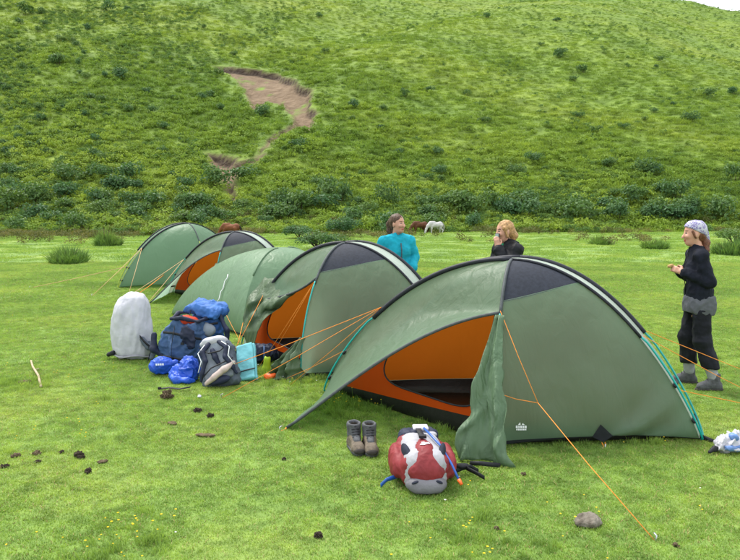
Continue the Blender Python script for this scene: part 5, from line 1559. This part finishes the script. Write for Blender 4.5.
def proj_px(x, y):
    v = Vector((x, y, float(hill_raw(x, y)) - CAM_H)); f_ = Vector((0, math.cos(PITCH), -math.sin(PITCH))); u_ = Vector((0, math.sin(PITCH), math.cos(PITCH)))
    return 370 + 720 * v.x / v.dot(f_), 280 - 720 * v.dot(u_) / v.dot(f_)
for i, (x, y) in enumerate(hp_): add_shrub(x, y, float(r_.uniform(.55, 1.15)) * (1.75 if y < 66 else 1.0), i + 40, proj_px(x, y), False)

# near shrubs on the far meadow
def near_shrub(px, py, w, h, label, kind, seed):
    g = G(px, py); z = ground_h(g.x, g.y)
    r_ = empty('shrub', (g.x, g.y, z), seed); tag(r_, label, 'shrub')
    if kind == 'reed':
        rr = np.random.default_rng(seed); v, f = [], []
        for i in range(900):
            a = rr.uniform(0, 6.283); d = math.sqrt(rr.uniform()) ; x, y = d * w / 2 * math.cos(a), d * w / 2 * .7 * math.sin(a)
            hh = h * rr.uniform(.4, 1.2) * (1 - .5 * d * d) * (.7 + .6 * noise.noise(Vector((x * 3, y * 3, seed))) + .15); b_ = rr.uniform(0, 6.283); ww = .016; lx, ly = x * .3 + rr.normal() * .12, y * .3 + rr.normal() * .12
            cx, cy = math.cos(b_) * ww, math.sin(b_) * ww; k = len(v)
            v += [(x - cx, y - cy, -.02), (x + cx, y + cy, -.02), (x + lx * .5 + cx, y + ly * .5 + cy, hh * .6), (x + lx * .5 - cx, y + ly * .5 - cy, hh * .6), (x + lx, y + ly, hh)]; f += [(k, k + 1, k + 2, k + 3), (k + 3, k + 2, k + 4)]
        mesh_obj('foliage', v, f, MAT['reed_leaf'], r_, False)
        b = MB()
        for i in range(7): b.tube([(rr.normal() * w * .2, rr.normal() * w * .14, -.05), (rr.normal() * w * .25, rr.normal() * w * .2, h * .8)], .008, 4, .004)
        b.build('stem', MAT['dry_stem'], r_)
    else:
        v, f, mi = leaf_cloud(2600, lumpset(seed, 9, .7, .9), .075, seed + 1, stems=0)
        v = [(p[0] * w / 1.5, p[1] * w / 1.5, p[2] * h) for p in v]
        mesh_obj('foliage', v, f, MAT['shrub_leaf'], r_, False)
        b = MB(); rr = random.Random(seed)
        for i in range(8):
            a = rr.uniform(0, 6.28); d = rr.uniform(.15, .4) * w; b.tube([(0, 0, -.05), (d * .5 * math.cos(a), d * .5 * math.sin(a), h * .35), (d * math.cos(a), d * math.sin(a), h * .75)], .025, 5, .008)
        b.build('stem', MAT['bark'], r_)
near_shrub(69, 263, 1.55, .62, 'bushy green reed clump on the meadow at far left', 'reed', 5)
near_shrub(108, 246, 1.3, .85, 'upright pale green bush between the reed clump and farthest tent', 'reed', 6)
near_shrub(318, 250, 2.2, 1.0, 'leafy green bush behind the pale closed tent', 'leaf', 17)
near_shrub(345, 236, 2.6, 1.6, 'dark green bush at the hill foot left of the teal fleece', 'leaf', 18)
near_shrub(300, 240, 2.0, 1.0, 'small round bush behind the ridge of the pale tent', 'leaf', 19)
near_shrub(600, 246, 1.3, .45, 'low weed bush on the far meadow right of centre', 'reed', 20)
near_shrub(733, 256, 1.5, .7, 'green bush on the far meadow at the right edge', 'reed', 21)
near_shrub(735, 246, 2.4, 1.0, 'dark leafy bush at right edge near the hill foot', 'leaf', 22)
near_shrub(655, 250, 1.4, .5, 'low bush on the meadow left of the headscarf', 'reed', 23)

# ---- ground cover of the hill: grass tufts and scrub
htm = [raw_mesh('htuft', *blades(60, .60, .26, .055, 1.0, 600 + i), [MAT['hill_tuft']]) for i in range(2)]
for i in range(2):
    v, f, mi = leaf_cloud(90, [(a_ * .75, b_ * .75, c_ * .55, d_ * .8, .8) for a_, b_, c_, d_, e_ in lumpset(620 + i, 4, .7, .8)], .15, 630 + i, stems=0); htm.append(raw_mesh('htuft', v, f, [MAT['hill_tuft']]))
hill_tuft = proto_coll('hill_tuft', htm)
wm = []
for i in range(4):
    v, f, mi = leaf_cloud(120, lumpset(640 + i, 4, .6, .8), .17, 650 + i, stems=0); wm.append(raw_mesh('weed', v, f, [MAT['weed_tuft']]))
weed = proto_coll('weed_clump', wm)
def hill_rand(n, y0, y1):
    y = rng.uniform(y0, y1, n); x = rng.uniform(-1, 1, n) * (y * .88 + 6)
    return x, y
x, y = hill_rand(118000, 50, 235); h = hill_h(x, y); k = (h > meadow_h(x, y)) & (soil_d(x, y) > .45); x, y, h = x[k], y[k], h[k]
scatter('hill_grass', np.stack([x, y, h - .03], 1), rng.uniform(.4, 1.1, len(x)) * (.6 + .9 * fbm(x / 5, y / 5, 15, 3)) * np.clip(1.25 - .006 * (y - 60) - .004 * np.clip(x, 0, 90), .55, 1.2), np.where(rng.uniform(size=len(x)) < np.clip(.75 - .010 * (y - 55) - .006 * (x + 20), .06, .85), rng.integers(2, 4, len(x)), rng.integers(0, 2, len(x))), hill_tuft, 'rough grass covering the hillside', 'grass')
x, y = hill_rand(118000, 50, 215); h = hill_h(x, y)
px_ = 370 + 720 * x / y
dn = .08 + 1.3 * np.clip(1 - (x + 62) / 55, 0, 1) + .9 * np.exp(-((y - 61) / 7.0) ** 2); pn = fbm(x / 4.5, y / 6.5, 25, 3)
k = (h > meadow_h(x, y) - .1) & (soil_d(x, y) > .5) & (rng.uniform(size=len(x)) < dn * np.clip((pn - .38) * 3.2, 0, 1)); x, y, h = x[k], y[k], h[k]
print('weeds', len(x))
scatter('hill_scrub', np.stack([x, y, h - .05], 1), rng.uniform(.3, .85, len(x)), rng.integers(0, 4, len(x)), weed, 'low scrub and weeds massed on the hillside and its foot', 'scrub')
# dry brownish weeds at the hill foot
m, n, l = new_mat('dry_weed'); finish(m, rand_tint(m, turf_nodes(m, [(.09, .105, .035), (.13, .13, .05), (.17, .15, .07)], .2, fine=9), (.7, .8, .8), (1.2, 1.15, 1)), .7, .15, .3)
dm = []
for i in range(3):
    v, f, mi = leaf_cloud(130, lumpset(680 + i, 4, .6, .8), .12, 690 + i, stems=0); dm.append(raw_mesh('dryweed', v, f, [MAT['dry_weed']]))
dry = proto_coll('dry_clump', dm)
x, y = hill_rand(9000, 34, 60); k = ((hill_h(x, y) < meadow_h(x, y) + 1.5) & (fbm(x / 5, y / 4, 55, 3) > .47) & (rng.uniform(size=len(x)) < np.where(x < -8, .8, .22) * np.clip((y - 36) / 14, .05, 1)))
x, y = x[k], y[k]; h = np.maximum(hill_h(x, y), meadow_h(x, y))
scatter('dry_weeds', np.stack([x, y, h - .04], 1), rng.uniform(.35, .8, len(x)), rng.integers(0, 3, len(x)), dry, 'pale brownish weeds along the foot of the hill', 'weeds')
